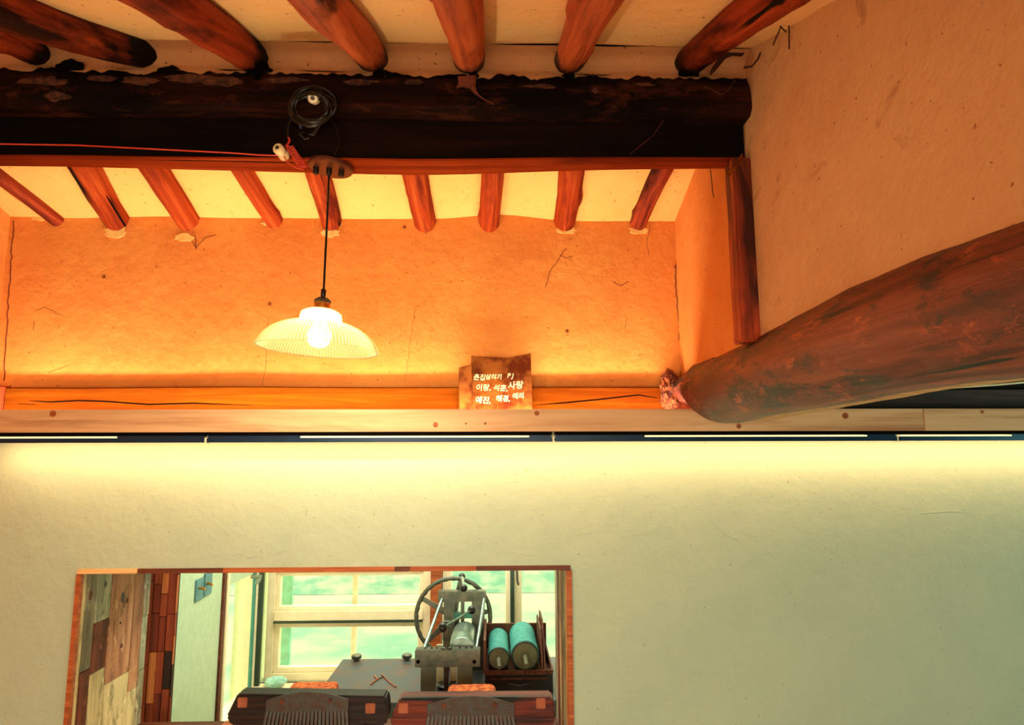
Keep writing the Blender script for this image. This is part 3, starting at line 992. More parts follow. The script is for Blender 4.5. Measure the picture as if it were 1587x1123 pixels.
# pine plank in front of the cove, two lengths
PY = 2.12
def zpl(py, px=765): return at(px, py, PY).z
PZ1, PZ0 = at(500, 634, PY).z, at(500, 669, PY).z
xj = at(1432, 650, PY).x
tag(MB().box((XL + .001, PY, PZ0), (xj - .001, PY + .022, PZ1)).obj('pine_plank', 'pine', bevel=.0015), 'long pale pine plank hiding the light strip, below the orange timber', 'plank')
tag(MB().box((xj + .001, PY, PZ0), (3.69, PY + .022, PZ1)).obj('pine_plank', 'pine', bevel=.0015), 'shorter pine plank at the far right after the joint', 'plank')
ledge = MB().box((XL + .001, PY + .023, PZ0 - .006 + .012), (3.69, YW + .001, PZ0 + .018))
tag(ledge.obj('cove_shelf', 'pine'), 'wooden shelf bottom behind the pine plank', 'shelf')
for (px, py, r_) in ((675, 658, 4), (752, 656, 1.6), (722, 656, 1.4), (1145, 660, 4), (82, 641, 5), (832, 640, 4), (1310, 644, 5), (1522, 638, 3)):
    q = at(px, py, PY)
    MB().tube([q + Vector((0, -.0006, 0)), q + Vector((0, .004, 0))], r_ * .0021, 12).obj('knot', 'frame' if r_ > 2 else 'frame_dark', bpy.data.objects['pine_plank'] if px < 1432 else bpy.data.objects['pine_plank.001'])

# LED bars under the plank
cutx = [-30, 318, 858, 1393, 1930]
ly0, ly1 = PY + .012, PY + .04
lab = ['blue-edged light bar under the plank at the far left end', 'blue-edged light bar below the glass lamp, under the plank', 'blue-edged light bar under the plank, directly below the big log nose', 'blue-edged light bar at the far right end under the plank']
for i in range(4):
    a = max(XL + .002, at(cutx[i], 680, ly0).x + .004); b = min(3.6, at(cutx[i + 1], 680, ly0).x - .004)
    t = thing('light_bar', ((a + b) / 2, ly0, E + .03), lab[i], 'light bar', 'light bars under the plank')
    zt, zc, zb = at(500, 675.6, ly0).z, at(500, 678, ly0).z, at(500, 685, ly0).z
    sp = [(-30, 180), (465, 820), (1000, 1345), (1398, 1570)][i]
    da, db = max(a + .005, at(sp[0], 680, ly0).x), min(b - .01, at(sp[1], 680, ly0).x)
    MB().box((a, ly0, zb), (b, ly1, zc)).obj('housing', 'led_blue', t, bevel=.002)
    MB().box((da, ly0 + .003, zc), (db, ly1 - .004, zt)).obj('diffuser', 'led', t)
    if da - a > .02:
        MB().box((a + .002, ly0 + .001, zc), (da, ly1 - .002, zt + .002)).obj('connector', 'led_blue', t, bevel=.002)
    if b - db > .02:
        MB().box((db, ly0 + .001, zc), (b - .002, ly1 - .002, zt + .002)).obj('connector', 'led_blue', t, bevel=.002)
    MB().box((a + .001, ly0 + .001, zt + .0021), (b - .001, ly1, PZ0 + .005)).obj('bracket', 'blackmatte', t)
    MB().box((b + .0005, ly0 + .004, zb - .002), (b + .0065, ly1, zc + .001)).obj('end_clip', 'pvc', t)

# ------------------------------------------------------------------ rafters
rear = [((-42, 240), (60, 333), 22), ((128, 252), (180, 350), 38), ((242, 262), (290, 352), 36), ((376, 262), (418, 342), 27), ((490, 262), (511, 352), 32),
        ((640, 262), (656, 342), 33), ((762, 262), (761, 332), 30), ((888, 262), (877, 350), 33), ((1025, 262), (994, 348), 26)]
rl = ['leftmost rear rafter, cut by the picture edge, running into the left corner', 'stout second rear rafter from the left, above a bare lime patch', 'rear rafter third from left, with the torn plaster beside its end',
      'thin cracked rear rafter, next left of the lamp cord', 'rear rafter directly behind the pendant cord and round canopy', 'rear rafter right of the round canopy, wall end at a faint crack',
      'short straight rear rafter at the highest point of the clay wall', 'rear rafter second from the right, left of the twisted one', 'dark twisted glossy rear rafter at the far right near the gable']
for i, ((x0, y0), (x1, y1), wpx) in enumerate(rear):
    off = Vector((0, 0, -.006))
    p1 = onpl(x1, y1 - 14, C_BK + off, N_R)
    p0 = onpl(x0, y0, C_BK + off, N_R)
    if p1.y > YW + .0:
        pass
    d = (p0 - p1).normalized()
    q1 = p1 - d * ((p1.y - (YW + .03)) / d.y)      # run just into the wall
    q0 = p1 + d * ((1.72 - p1.y) / d.y)
    rr = wpx / 2 * (q1 - EYE).dot(fwd) / 1000 * 1.02
    mt = 'rafter' if i not in (0, 8) else 'rafter_dark'
    rough_log('rafter', q0, q1, rr * 1.12, rr, mt, 11 + i, label=rl[i], group='rear rafters under the ceiling', knots=5 if i == 8 else 3, wob=.005)

front = [((0, 55), (100, 100), 40, 'rafter_dark'), ((0, 8), (262, 98), 44, 'rafter_dark'), ((255, 0), (396, 90), 48, 'rafter_dark'), ((510, 0), (584, 98), 46, 'rafter'), ((702, 0), (726, 95), 46, 'rafter'),
         ((932, 0), (880, 98), 44, 'rafter'), ((1185, 0), (1066, 96), 42, 'rafter_dark')]
fl = ['blackened front rafter at the top left, lowest of the seven', 'long dark red front rafter second from the left', 'front rafter with a long crack, third from the left', 'front rafter just right of the cable coil, leaning to upper left',
      'thick near-vertical front rafter with a cobweb under its end', 'orange front rafter with a dark ringed tip leaning to upper right', 'charred peeling front rafter at the top right by the gable']
for i, ((x0, y0), (x1, y1), wpx, mt) in enumerate(front):
    rad = wpx / 2 * 1.76 / 1000
    off = Vector((0, 0, -rad * .75))
    p0 = onpl(x0, y0, C_IN + off, N_F)
    p1 = onpl(x1, y1, C_IN + off, N_F)
    d = (p0 - p1).normalized()
    q1 = p1 - d * ((p1.y - 1.575) / d.y)
    q0 = p1 + d * ((.35 - p1.y) / d.y) if abs(d.y) > .3 else p1 + d * 2
    q0.x = max(XL + .05, min(XR - .04, q0.x)) if abs(q0.x) > 5 else q0.x
    rough_log('rafter', q1, q0, rad, rad * 1.25, mt if mt != 'rafter' else 'rafter_front', 40 + i, nseg=48, label=fl[i], group='front rafters above the ridge beam', knots=6 if i == 6 else 4, wob=.006, bend=.012 * (-1) ** i)

# bare lime patches around rafter ends on the back wall
for k, (px, py, s, sz) in enumerate([(178, 360, 16, 9), (285, 368, 14, 6), (512, 361, 13, 7), (655, 343, 16, 5), (760, 338, 12, 5), (877, 357, 14, 5), (990, 357, 15, 6), (418, 346, 12, 4), (60, 338, 10, 4)]):
    p = at(px, py, YW)
    pts = []
    for i in range(16):
        th = 2 * math.pi * i / 16
        q = 1 + .45 * nz(k * 3.3, i * .8)
        pts.append(p + Vector((math.cos(th) * s * .00235 * q, -.003, math.sin(th) * sz * .00235 * q)))
    MB().prism(pts, (0, .006, 0)).obj('lime_patch', 'patch', bpy.data.objects['wall_back'])

# cracks in the clay wall and its corners
def wire(pts, r, mat, name='crack', parent=None, n=5, sub=1):
    return MB().tube(pts, r, n).obj(name, mat, parent, smooth=True) if parent is not None else MB().tube(pts, r, n).obj(name, mat, smooth=True)


def pxline(pl, Y, jit=1.2, step=6):
    out = []
    for (a, b) in zip(pl[:-1], pl[1:]):
        L = max(1, int(math.hypot(b[0] - a[0], b[1] - a[1]) / step))
        for i in range(L):
            t = i / L
            out.append(at(a[0] + (b[0] - a[0]) * t + random.uniform(-jit, jit), a[1] + (b[1] - a[1]) * t + random.uniform(-jit, jit) * .4, Y))
    out.append(at(pl[-1][0], pl[-1][1], Y))
    return out


wb = bpy.data.objects['wall_back']
for pl, r_ in (([(418, 490), (411, 530), (412, 570), (406, 598)], .0012), ([(643, 480), (637, 520), (632, 560), (628, 590)], .0011), ([(877, 385), (868, 398), (853, 420), (845, 445)], .0022),
               ([(868, 395), (878, 400), (888, 397)], .0018), ([(55, 482), (70, 476), (95, 488)], .0014), ([(75, 577), (95, 570), (106, 566)], .0014), ([(950, 436), (962, 443), (975, 436)], .0018),
               ([(1010, 345), (1003, 370), (1005, 395)], .0012), ([(296, 372), (303, 386), (318, 368), (335, 364)], .002), ([(303, 386), (302, 365)], .003), ([(972, 492), (968, 508)], .0013), ([(52, 498), (52, 512)], .0018)):
    wire(pxline(pl, YW + .0002), r_ * .62, 'crack', parent=wb, sub=1)
wire(pxline([(22, 342), (19, 380), (14, 450), (10, 520), (6, 590)], YW - .0002, 1.2), .0020, 'crack', parent=wb)
wire(pxline([(1048, 352), (1050, 400), (1046, 430), (1052, 500), (1056, 590)], YW - .0002, 1.2), .0020, 'crack', parent=wb)
for (px, py) in ((161, 429), (418, 471), (879, 513), (627, 352), (1047, 413)):    # small star-shaped nail stains
    c = at(px, py, YW)
    mb = MB()
    for k in range(6):
        a = k * math.pi / 3 + .3
        mb.tube([c, c + Vector((math.cos(a) * .009, 0, math.sin(a) * .009))], [.0022, .0006], 5)
    mb.obj('star_stain', 'crack', wb)

# ------------------------------------------------------------------ pendant lamp
LX, LY = at(502, 440, 1.62).x, 1.62
cz = E + .741
PT = Matrix.Translation((0, 0, 0))
lamp = thing('pendant_lamp', (LX, LY, cz), 'lit pendant lamp with ribbed glass shade hanging from the ridge beam', 'lamp')
can = MB().lathe([(0, .010), (.050, .010), (.0575, .006), (.058, -.002), (.054, -.006), (0, -.006)], 48,
                 Matrix.Translation((LX + .006, LY, cz)) @ Matrix.Rotation(R(6), 4, 'Y'))
can_o = can.obj('canopy', 'copper', lamp, smooth=True)
for dx in (-.030, .004, .036):
    MB().lathe([(0, -.004), (.0075, -.004), (.0075, -.020), (.006, -.024), (0, -.024)], 16, Matrix.Translation((LX + dx, LY - .006, cz - dx * .1))).obj('cord_grip', 'black', can_o, smooth=True)
ztop = E + .412
wire([(LX + .004, LY - .006, cz - .02), (LX + .003, LY - .004, cz - .15), (LX, LY, ztop - .004)], .0029, 'black', 'cord', lamp, 10)
TM = Matrix.Translation((LX, LY, ztop)) @ Matrix.Rotation(R(3.2), 4, 'Y') @ Matrix.Translation((0, 0, -.155))
MB().lathe([(0, .157), (.005, .157), (.0065, .155), (.0065, .139), (.0045, .136), (0, .136)], 20, TM).obj('strain_relief', 'black', lamp, smooth=True)
MB().lathe([(0, .1365), (.006, .1365), (.013, .134), (.021, .127), (.0215, .121), (.019, .120), (0, .120)], 32, TM).obj('socket_cap', 'iron', lamp, smooth=True)
MB().lathe([(0, .1205), (.0198, .1205), (.0202, .104), (.0195, .088), (.015, .086), (0, .086)], 32, TM).obj('socket', 'brass', lamp, smooth=True)
out_p = [(.0203, .1035), (.030, .1035), (.040, .100), (.0495, .0935), (.0515, .087), (.0525, .076), (.0545, .0715), (.062, .0695), (.076, .066), (.090, .061), (.104, .0545), (.117, .0465), (.128, .037), (.137, .027), (.1435, .016), (.148, .006), (.1505, 0)]
in_p = [(r_ - .003, z_ - .0022) for (r_, z_) in reversed(out_p)]
in_p[0] = (.148, -.001)
sh = MB().lathe(out_p + in_p, 432, TM, flute=108, amp=.010, frange=(7, 26), closed=True)
sh.obj('shade', 'shade_glass', lamp, smooth='all')
bul = MB().lathe([(0, .086), (.012, .086), (.013, .075), (.019, .062), (.027, .048), (.030, .034), (.027, .020), (.017, .009), (0, .005)], 32, TM)
bulb = bul.obj('bulb', 'bulb', lamp, smooth='all')
pl = bpy.data.lights.new('bulb_light', 'POINT')
pl.energy = 36.0
pl.color = (1, .86, .58)
pl.shadow_soft_size = .018
plo = bpy.data.objects.new('bulb_light', pl)
plo.location = TM @ Vector((0, 0, .034))
COL.objects.link(plo)
bulb.visible_shadow = True

# ------------------------------------------------------------------ wiring on the beam
coil = thing('cable_coil', at(482, 200, 1.51), 'tangled coil of black cable hung on the dark ridge beam', 'cable')
mb = MB()
for k in range(7):
    cx, cy_ = 484 + random.uniform(-5, 5), 166 + random.uniform(-5, 5)
    rx, ry = 30 + random.uniform(-7, 6), 24 + random.uniform(-6, 5)
    pts = [at(cx + rx * math.cos(a * math.pi / 16), cy_ + ry * math.sin(a * math.pi / 16), 1.505 - k * .003 + .004 * math.sin(a * .7 + k)) for a in range(33)]
    MB().tube(pts, .0032, 8).obj('cable_loop', 'black', coil, smooth=True)
for pl_, mat, r_, Y in (([(510, 178), (521, 198), (526, 220), (519, 240)], 'black', .002, 1.55), ([(501, 186), (494, 197), (487, 209), (479, 208)], 'iron', .0018, 1.53),
                        ([(454, 178), (448, 192), (446, 205), (447, 213)], 'black', .003, 1.56), ([(470, 205), (464, 208), (473, 216), (479, 214)], 'iron', .0016, 1.55)):
    MB().tube([at(x, y, Y) for x, y in pl_], r_, 6).obj('cable_tail', mat, coil, smooth=True)
# thin loose spiral
pts = []
for i in range(60):
    t = i / 59
    c = (498 - 14 * t, 186 + 22 * t)
    pts.append(at(c[0] + 2.4 * math.cos(i * 1.1), c[1] + 2 * math.sin(i * 1.1), 1.54))
MB().tube(pts, .0011, 5).obj('cable_tail', 'black', coil, smooth=True)
tag(MB().tube([at(456, 170, 1.515), at(453, 175, 1.52), at(450, 180, 1.53)], .0028, 8).obj('red_wire', 'redwire', smooth=True), 'short stub of red wire at the left side of the cable coil', 'wire')
tag(MB().tube([at(457, 171, 1.515), at(459, 180, 1.53), at(463, 190, 1.54), at(467, 199, 1.55)], .0022, 8).obj('blue_wire', 'bluewire', smooth=True), 'short blue wire dangling from the cable coil', 'wire')


def insulator(p, d, s, label):
    d = Vector(d).normalized()
    t = thing('porcelain_insulator', p, label, 'insulator')
    q = d.to_track_quat('Z', 'Y').to_matrix().to_4x4()
    mt = Matrix.Translation(p) @ q
    MB().lathe([(0, -.016 * s), (.011 * s, -.016 * s), (.0135 * s, -.012 * s), (.0135 * s, -.004 * s), (.009 * s, 0), (.009 * s, .004 * s), (.0135 * s, .008 * s), (.0135 * s, .018 * s), (.0105 * s, .022 * s), (.006 * s, .022 * s), (.005 * s, .018 * s), (0, .018 * s)], 28, mt).obj('knob', 'knob', t, smooth=True)
    MB().lathe([(0, .018 * s), (.0042 * s, .018 * s), (.0042 * s, .023 * s), (0, .0235 * s)], 16, mt).obj('screw', 'iron', t, smooth=True)
    return t


insulator(at(437, 237, 1.568), (-.25, -1, .22), 1.05, 'white porcelain insulator at the end of the long red wire')
insulator(at(487, 153, 1.515), (.1, -1, -.5), 1.0, 'white porcelain insulator caught inside the black cable coil')
pts = [at(x, y, 1.572) for x, y in [(-262, 219), (-40, 222), (0, 223), (60, 224), (120, 225), (180, 228), (240, 231), (300, 234), (360, 237), (400, 240), (430, 241), (441, 238)]]
tag(MB().tube(pts, .0018, 8).obj('red_wire', 'redwire', smooth=True), 'long thin red wire stretched along the dark ridge beam', 'wire')
rs = thing('red_wire_spiral', at(450, 240, 1.56), 'tight red wire spiral beside the round canopy', 'wire')
pts = []
for i in range(11 * 14 + 1):
    t = i / (11 * 14)
    c = at(449 + 22 * t, 228 + 33 * t, 1.557)
    a = i / 14 * 2 * math.pi
    pts.append(c + Vector((.0085 * math.cos(a), .007 * math.sin(a) - .003, .003 * math.cos(a))))
MB().tube(pts, .0013, 6).obj('spiral', 'redwire', rs, smooth=True)
MB().tube([at(447, 213, 1.56), at(449, 217, 1.56), at(447, 222, 1.56), at(443, 226, 1.56), at(452, 228, 1.557)], .0026, 8).obj('spiral_tail', 'redwire', rs, smooth=True)
MB().tube([at(440, 242, 1.56), at(446, 252, 1.56), at(458, 260, 1.56), at(470, 263, 1.557)], .0017, 8).obj('spiral_tail', 'redwire', rs, smooth=True)

# ------------------------------------------------------------------ cobwebs and threads
cw = thing('cobweb', at(735, 130, 1.52), 'dusty cobweb sagging from the near-vertical rafter onto the beam', 'cobweb')
for poly in ([(709, 118), (738, 116), (737, 134), (740, 147), (736, 146), (728, 137), (718, 134), (707, 136), (711, 128)],):
    p_ = [at(x, y, 1.515) for x, y in poly]
    MB().prism(p_, (0, .002, 0)).obj('web_sheet', 'web', cw)
MB().tube([at(x, y, 1.514) for x, y in [(732, 134), (742, 148), (752, 155), (766, 162)]], [.004, .0025, .0016, .0008], 6).obj('web_strand', 'web', cw, smooth=True)
cw = thing('cobweb', at(1208, 60, 1.3), 'dark forked cobweb strands hanging by the gable near the top edge', 'cobweb')
for pl_ in ([(1204, 15), (1210, 42), (1198, 70)], [(1209, 41), (1219, 50)], [(1222, 25), (1223, 55), (1223, 76)], [(1223, 40), (1230, 30)], [(1228, 22), (1230, 36), (1236, 38)], [(1204, 16), (1230, 10), (1240, 20), (1224, 28)]):
    MB().tube([at(x, y, 1.30) for x, y in pl_], .0016, 6).obj('web_strand', 'soot_thread', cw, smooth=True)
cw = thing('cobweb', at(1180, 75, 1.5), 'sooty cobweb in the corner where beam infill meets the gable', 'cobweb')
p_ = [at(x, y, 1.46) for x, y in [(1184, 58), (1191, 75), (1197, 88), (1198, 95), (1190, 82), (1186, 85), (1182, 76), (1176, 92), (1166, 104), (1154, 106), (1152, 103), (1165, 101), (1174, 90), (1181, 74)]]
MB().prism(p_, (0, .002, 0)).obj('web_sheet', 'soot_thread', cw)
p_ = [at(x, y, 1.53) for x, y in [(1117, 84), (1130, 72), (1150, 74), (1156, 80), (1150, 87), (1135, 86), (1125, 90), (1112, 106), (1100, 118), (1102, 108)]]
MB().prism(p_, (0, .002, 0)).obj('web_sheet', 'soot_thread', cw)
tag(MB().tube([at(x, y, 1.40) for x, y in [(1115, 0), (1117, 30), (1118, 62)]] , .0007, 5).obj('thread', 'soot_thread'), 'thin dark thread hanging over the charred rafter at top right', 'thread')
tag(MB().tube([at(x, y, 1.56) for x, y in [(1101, 262), (1103, 280), (1105, 300), (1107, 306)]], .0012, 5).obj('thread', 'soot_thread'), 'thin sooty thread hanging under the beam left of the post', 'thread')
tag(MB().tube([at(x, y, 1.515) for x, y in [(1092, 134), (1118, 147), (1128, 140), (1140, 124)]], .0008, 5).obj('thread', 'web'), 'loose curved thread on the beam face near its right end', 'thread')
tag(MB().tube([at(x, y, 1.575) for x, y in [(1030, 160), (1038, 173), (1012, 210), (975, 240)]], .0006, 5).obj('thread', 'web'), 'fine bent thread across the black face of the beam', 'thread')

# ------------------------------------------------------------------ roof tile with handwriting
TY = 2.185
TX0, TX1 = at(731, 600, TY).x, at(825, 600, TY).x
def tz(px, py): return at(px, py, TY).z
tl = thing('roof_tile', at(770, 636, TY), 'old curved roof tile with white handwriting propped on the plank shelf', 'roof tile')
tops = [(730, 550), (746, 550.5), (765, 551), (785, 552), (805, 549), (823, 545.5)]
ZB = PZ0 + .018
vs = []
for i, (px, py) in enumerate(tops):
    for j in range(9):
        t = j / 8
        tp = at(px, py, TY)
        x = tp.x + (TX0 + (TX1 + .004 - TX0) * i / 5 - tp.x) * (1 - t) * .6
        yb = TY + .012 * (1 - ((i - 2.5) / 2.5) ** 2) + (t) * .018
        vs.append(Vector((x, yb, ZB + (tp.z - ZB) * t)))
nn = len(vs)
vs2 = [v + Vector((0, .014, 0)) for v in vs]
fs = []
for i in range(5):
    for j in range(8):
        a = i * 9 + j
        fs.append((a, a + 9, a + 10, a + 1)); fs.append((nn + a, nn + a + 1, nn + a + 10, nn + a + 9))
for j in range(8):
    fs.append((j, j + 1, nn + j + 1, nn + j)); a = 45 + j; fs.append((a, nn + a, nn + a + 1, a + 1))
for i in range(5):
    a = i * 9 + 8; fs.append((a, a + 9, nn + a + 9, nn + a)); a = i * 9; fs.append((a, nn + a, nn + a + 9, a + 9))
MB().add(vs + vs2, fs).obj('tile_body', 'tile', tl, smooth=True)
q = [at(711, 569, TY), at(729, 565, TY), at(731, 560, TY), Vector((TX0 + .004, TY, ZB)), Vector((at(712, 600, TY).x, TY, ZB))]
MB().prism([p + Vector((0, .004, 0)) for p in q], (0, .014, 0)).obj('tile_lip', 'tile', tl, bevel=.002)


def write(txt, px, py, size, rot=0.0):
    cu = bpy.data.curves.new('writing', 'FONT')
    cu.body = txt
    cu.size = size
    cu.extrude = .0006
    cu.offset = .0003
    cu.shear = .12
    o = bpy.data.objects.new('tmp_text', cu)
    COL.objects.link(o)
    dg = bpy.context.evaluated_depsgraph_get()
    me = bpy.data.meshes.new_from_object(o.evaluated_get(dg))
    bpy.data.objects.remove(o)
    me.materials.clear(); me.materials.append(M['ink'])
    ob = bpy.data.objects.new('handwriting', me)
    COL.objects.link(ob)
    ob.parent = tl
    p = at(px, py, TY)
    p.y = TY - .004 + .014 * max(0, (p.z - ZB) / .19)
    ob.location = p - WPOS[tl.name]
    ob.rotation_euler = (R(90 - 4), rot, 0)
    ob['label'] = 'white hand-lettering'


for txt, px, py, sz, rt in (('촌집', 733, 587, .023, .06), ('살리기', 752, 586.5, .0205, 0), ('P', 786, 584.5, .022, 0), ('J', 793, 584.5, .022, .1), ('이랑,', 737, 604, .025, .0), ('석훈,', 764, 604, .024, .05), ('사랑', 787, 602, .029, -.08),
                            ('예진,', 736, 623, .026, .06), ('혜경,', 768, 621, .024, .0), ('예리', 794, 617, .022, -.05), ('소연', 740, 643, .024, 0), ('쭌니', 766, 643, .024, 0)):
    write(txt, px, py, sz, rt)

# ------------------------------------------------------------------ rear room furniture
TZ = E - 1.0
tbl = thing('work_table', (-.2, 3.05, 0), 'rust-stained grey metal table standing behind the opening', 'table')
TXL, TXR = at(531, 1017, 3.35).x, .62
MB().box((TXL, 2.78, TZ - .02), (TXR, 3.35, TZ)).obj('table_top', 'bed', tbl, bevel=.003)
MB().box((TXL + .03, 2.81, TZ - .08), (TXR - .03, 3.32, TZ - .021)).obj('apron', 'press_paint', tbl)
for sx in (TXL + .05, TXR - .05):
    for sy in (2.83, 3.30):
        MB().box((sx - .025, sy - .025, 0), (sx + .025, sy + .025, TZ - .081)).obj('leg', 'press_paint', tbl)
for px, py, lb in ((553, 1012, 'knurled metal knob on the table edge, the left one'), (631, 1010, 'knurled metal knob on the table edge beside the press')):
    p = at(px, py, 3.33)
    tag(MB().lathe([(0, 0), (.012, 0), (.012, .008), (.022, .010), (.024, .014), (.024, .024), (.020, .028), (0, .028)], 24, Matrix.Translation((p.x, 3.325, TZ)), flute=12, amp=.03).obj('metal_knob', 'press_metal', smooth=True), lb, 'knob')
tag(MB().tube([at(x, y, 3.0) * 1 for x, y in [(577, 1050)]] + [Vector((at(600, 1045, 3.0).x, 3.08, TZ + .004))], .003, 6).obj('dry_twig', 'frame'), None, None)
bpy.data.objects.remove(bpy.data.objects['dry_twig'])
def tpt(px, py): return onpl(px, py, Vector((0, 0, TZ + .003)), Vector((0, 0, 1)))
tw = thing('dry_twig', tpt(592, 1050), 'small dry reddish twig lying on the grey table', 'twig')
for pl_ in ([(574, 1060), (585, 1052), (595, 1048), (605, 1058), (614, 1064)], [(585, 1052), (580, 1046)], [(595, 1048), (592, 1044)]):
    MB().tube([tpt(x, y) for x, y in pl_], .0028, 6).obj('branch', 'frame', tw, smooth=True)

# etching press
pr = thing('printing_press', (-.17, 3.0, TZ), 'grey-green hand printing press with large handwheel, on the table', 'printing press')
def P(px, py, Y): return at(px, py, Y)
F0, F1 = 2.82, 3.15
a, b = P(643, 1008, F0), P(744, 1033, F0)
MB().box((a.x, F0, b.z), (b.x, F0 + .014, a.z)).obj('front_crossbar', 'press_metal', pr, bevel=.002)
MB().box((a.x, F0 + .014, a.z - .010), (b.x, F0 + .055, a.z)).obj('front_crossbar', 'press_metal', pr, bevel=.002)
for px in (648, 735):
    c = P(px, 1025, F0)
    MB().tube([c + Vector((0, -.0015, 0)), c + Vector((0, .004, 0))], .008, 16).obj('bolt_hole', 'blackmatte', pr)
for px in (658, 668, 676, 712, 722, 731):
    c = Vector((P(px, 1010, F0).x, F0 + .034, a.z))
    MB().tube([c + Vector((0, 0, -.002)), c + Vector((0, 0, .0012))], .006, 12).obj('bolt_hole', 'blackmatte', pr)
for (x0, x1) in ((652, 675), (709, 732)):
    MB().box((P(x0, 1050, F0 + .02).x, F0 + .016, TZ), (P(x1, 1050, F0 + .02).x, F0 + .05, b.z + .03)).obj('front_upright', 'press_paint', pr, bevel=.002)
MB().tube([Vector((P(692, 1010, F0 + .03).x, F0 + .03, TZ + .0)), Vector((P(692, 1010, F0 + .03).x, F0 + .03, a.z))], .010, 16).obj('spindle', 'iron', pr, smooth=True)
for (x0, x1) in ((676, 687), (697, 708)):
    MB().box((P(x0, 1050, F0 + .1).x, F0 + .10, TZ), (P(x1, 1050, F0 + .1).x, F0 + .11, b.z + .06)).obj('guide_plate', 'pvc', pr)
c = P(692, 1075, F0 + .03)
MB().lathe([(0, 0), (.045, 0), (.045, .03), (.040, .034), (0, .034)], 32, Matrix.Translation((c.x, F0 + .075, TZ))).obj('spindle_base', 'black', pr, smooth=True)
# pressure screw with a T handle
c = P(692, 1008, F0 + .03); zt_ = P(692, 962, F0 + .03).z
MB().lathe([(0, 0), (.024, 0), (.024, .006), (.015, .010), (.015, .03), (.0175, .034), (.0175, zt_ - a.z - .02), (.015, zt_ - a.z - .018), (.015, zt_ - a.z), (0, zt_ - a.z)], 28, Matrix.Translation((c.x, F0 + .03, a.z))).obj('pressure_screw', 'press_metal', pr, smooth=True)
k1, k2 = P(686, 972, 2.77), P(731, 945, 2.98)
th_ = MB().tube([k1, k2], .0042, 12).obj('tommy_bar', 'silver', pr, smooth=True)
for k, rr in ((k1, .0195), (k2, .0185)):
    bm_ = bmesh.new(); bmesh.ops.create_uvsphere(bm_, u_segments=24, v_segments=16, radius=rr)
    MB().add([k + v.co for v in bm_.verts], [tuple(v.index for v in f.verts) for f in bm_.faces]).obj('ball_knob', 'black', th_, smooth='all'); bm_.free()
# rear frame
a2, b2 = P(679, 917, F1), P(753, 932, F1)
MB().box((a2.x, F1, b2.z), (b2.x, F1 + .012, a2.z)).obj('rear_crossbar', 'press_metal', pr, bevel=.002)
MB().box((a2.x, F1 + .012, a2.z - .008), (b2.x, F1 + .055, a2.z)).obj('rear_crossbar', 'press_metal', pr, bevel=.002)
for (x0, x1) in ((688, 704), (714, 719.5), (731, 751)):
    MB().box((P(x0, 960, F1 + .02).x, F1 + .014, TZ), (P(x1, 960, F1 + .02).x, F1 + .045, b2.z + .02)).obj('rear_upright', 'press_metal', pr, bevel=.002)
MB().box((P(703, 955, F1 + .02).x, F1 + .02, P(703, 958, F1 + .02).z), (P(733, 950, F1 + .02).x, F1 + .04, P(703, 949, F1 + .02).z)).obj('bearing_block', 'teal_metal', pr)
for (x0, y0, x1, y1) in ((685, 928, 656, 1008), (750, 928, 738, 1008)):
    MB().tube([P(x0, y0, F1), P(x1, y1, F0 + .05)], .0075, 14).obj('tie_rod', 'silver', pr, smooth=True)
# drum
cxd = P(718, 990, 3.0).x
q4 = Matrix.Translation((cxd, F0 + .06, TZ + .165)) @ Matrix.Rotation(R(-90), 4, 'X')
MB().lathe([(0, 0), (.056, 0), (.058, .003), (.058, F1 - F0 - .07), (0, F1 - F0 - .07)], 40, q4).obj('drum', 'silver', pr, smooth=True)
# upper screw and bar
c = P(716.5, 917, F1 + .03)
MB().tube([c, c + Vector((0, 0, .05))], .011, 20).obj('pressure_screw', 'press_metal', pr, smooth=True)
k1 = P(719, 911, 3.0); k2 = Vector((P(716, 884, 3.27).x, 3.27, k1.z))
th_ = MB().tube([k1, k2], .0075, 14).obj('tommy_bar', 'silver', pr, smooth=True)
for k in (k1, k2):
    bm_ = bmesh.new(); bmesh.ops.create_uvsphere(bm_, u_segments=24, v_segments=16, radius=.0165)
    MB().add([k + v.co for v in bm_.verts], [tuple(v.index for v in f.verts) for f in bm_.faces]).obj('ball_knob', 'black', th_, smooth='all'); bm_.free()
# handwheel
WC = P(702.5, 955, 3.24); WR = .178
wh = MB()
n = 96
vs, fs = [], []
for i in range(n):
    th = 2 * math.pi * i / n
    for k in range(10):
        ph = 2 * math.pi * k / 10
        rr = WR + .0095 * math.cos(ph)
        if math.cos(ph) < 0:
            rr -= .004 * (.5 + .5 * math.cos(th * 28)) * -math.cos(ph)
        vs.append(WC + Vector((rr * math.cos(th), .0085 * math.sin(ph), rr * math.sin(th))))
for i in range(n):
    for k in range(10):
        fs.append((i * 10 + k, i * 10 + (k + 1) % 10, ((i + 1) % n) * 10 + (k + 1) % 10, ((i + 1) % n) * 10 + k))
whl = wh.add(vs, fs).obj('handwheel', 'press_metal', pr, smooth='all')
for k in range(5):
    th = 2 * math.pi * k / 5 + .12
    d = Vector((math.cos(th), 0, math.sin(th)))
    s = Vector((-math.sin(th), 0, math.cos(th)))
    MB().prism([WC + d * .03 + s * .016, WC + d * (WR - .004) + s * .010, WC + d * (WR - .004) - s * .010, WC + d * .03 - s * .016], (0, .010, 0)).obj('spoke', 'press_metal', whl, bevel=.002)
MB().tube([WC + Vector((0, -.02, 0)), WC + Vector((0, .02, 0))], .034, 28).obj('hub', 'press_metal', whl, smooth=True)

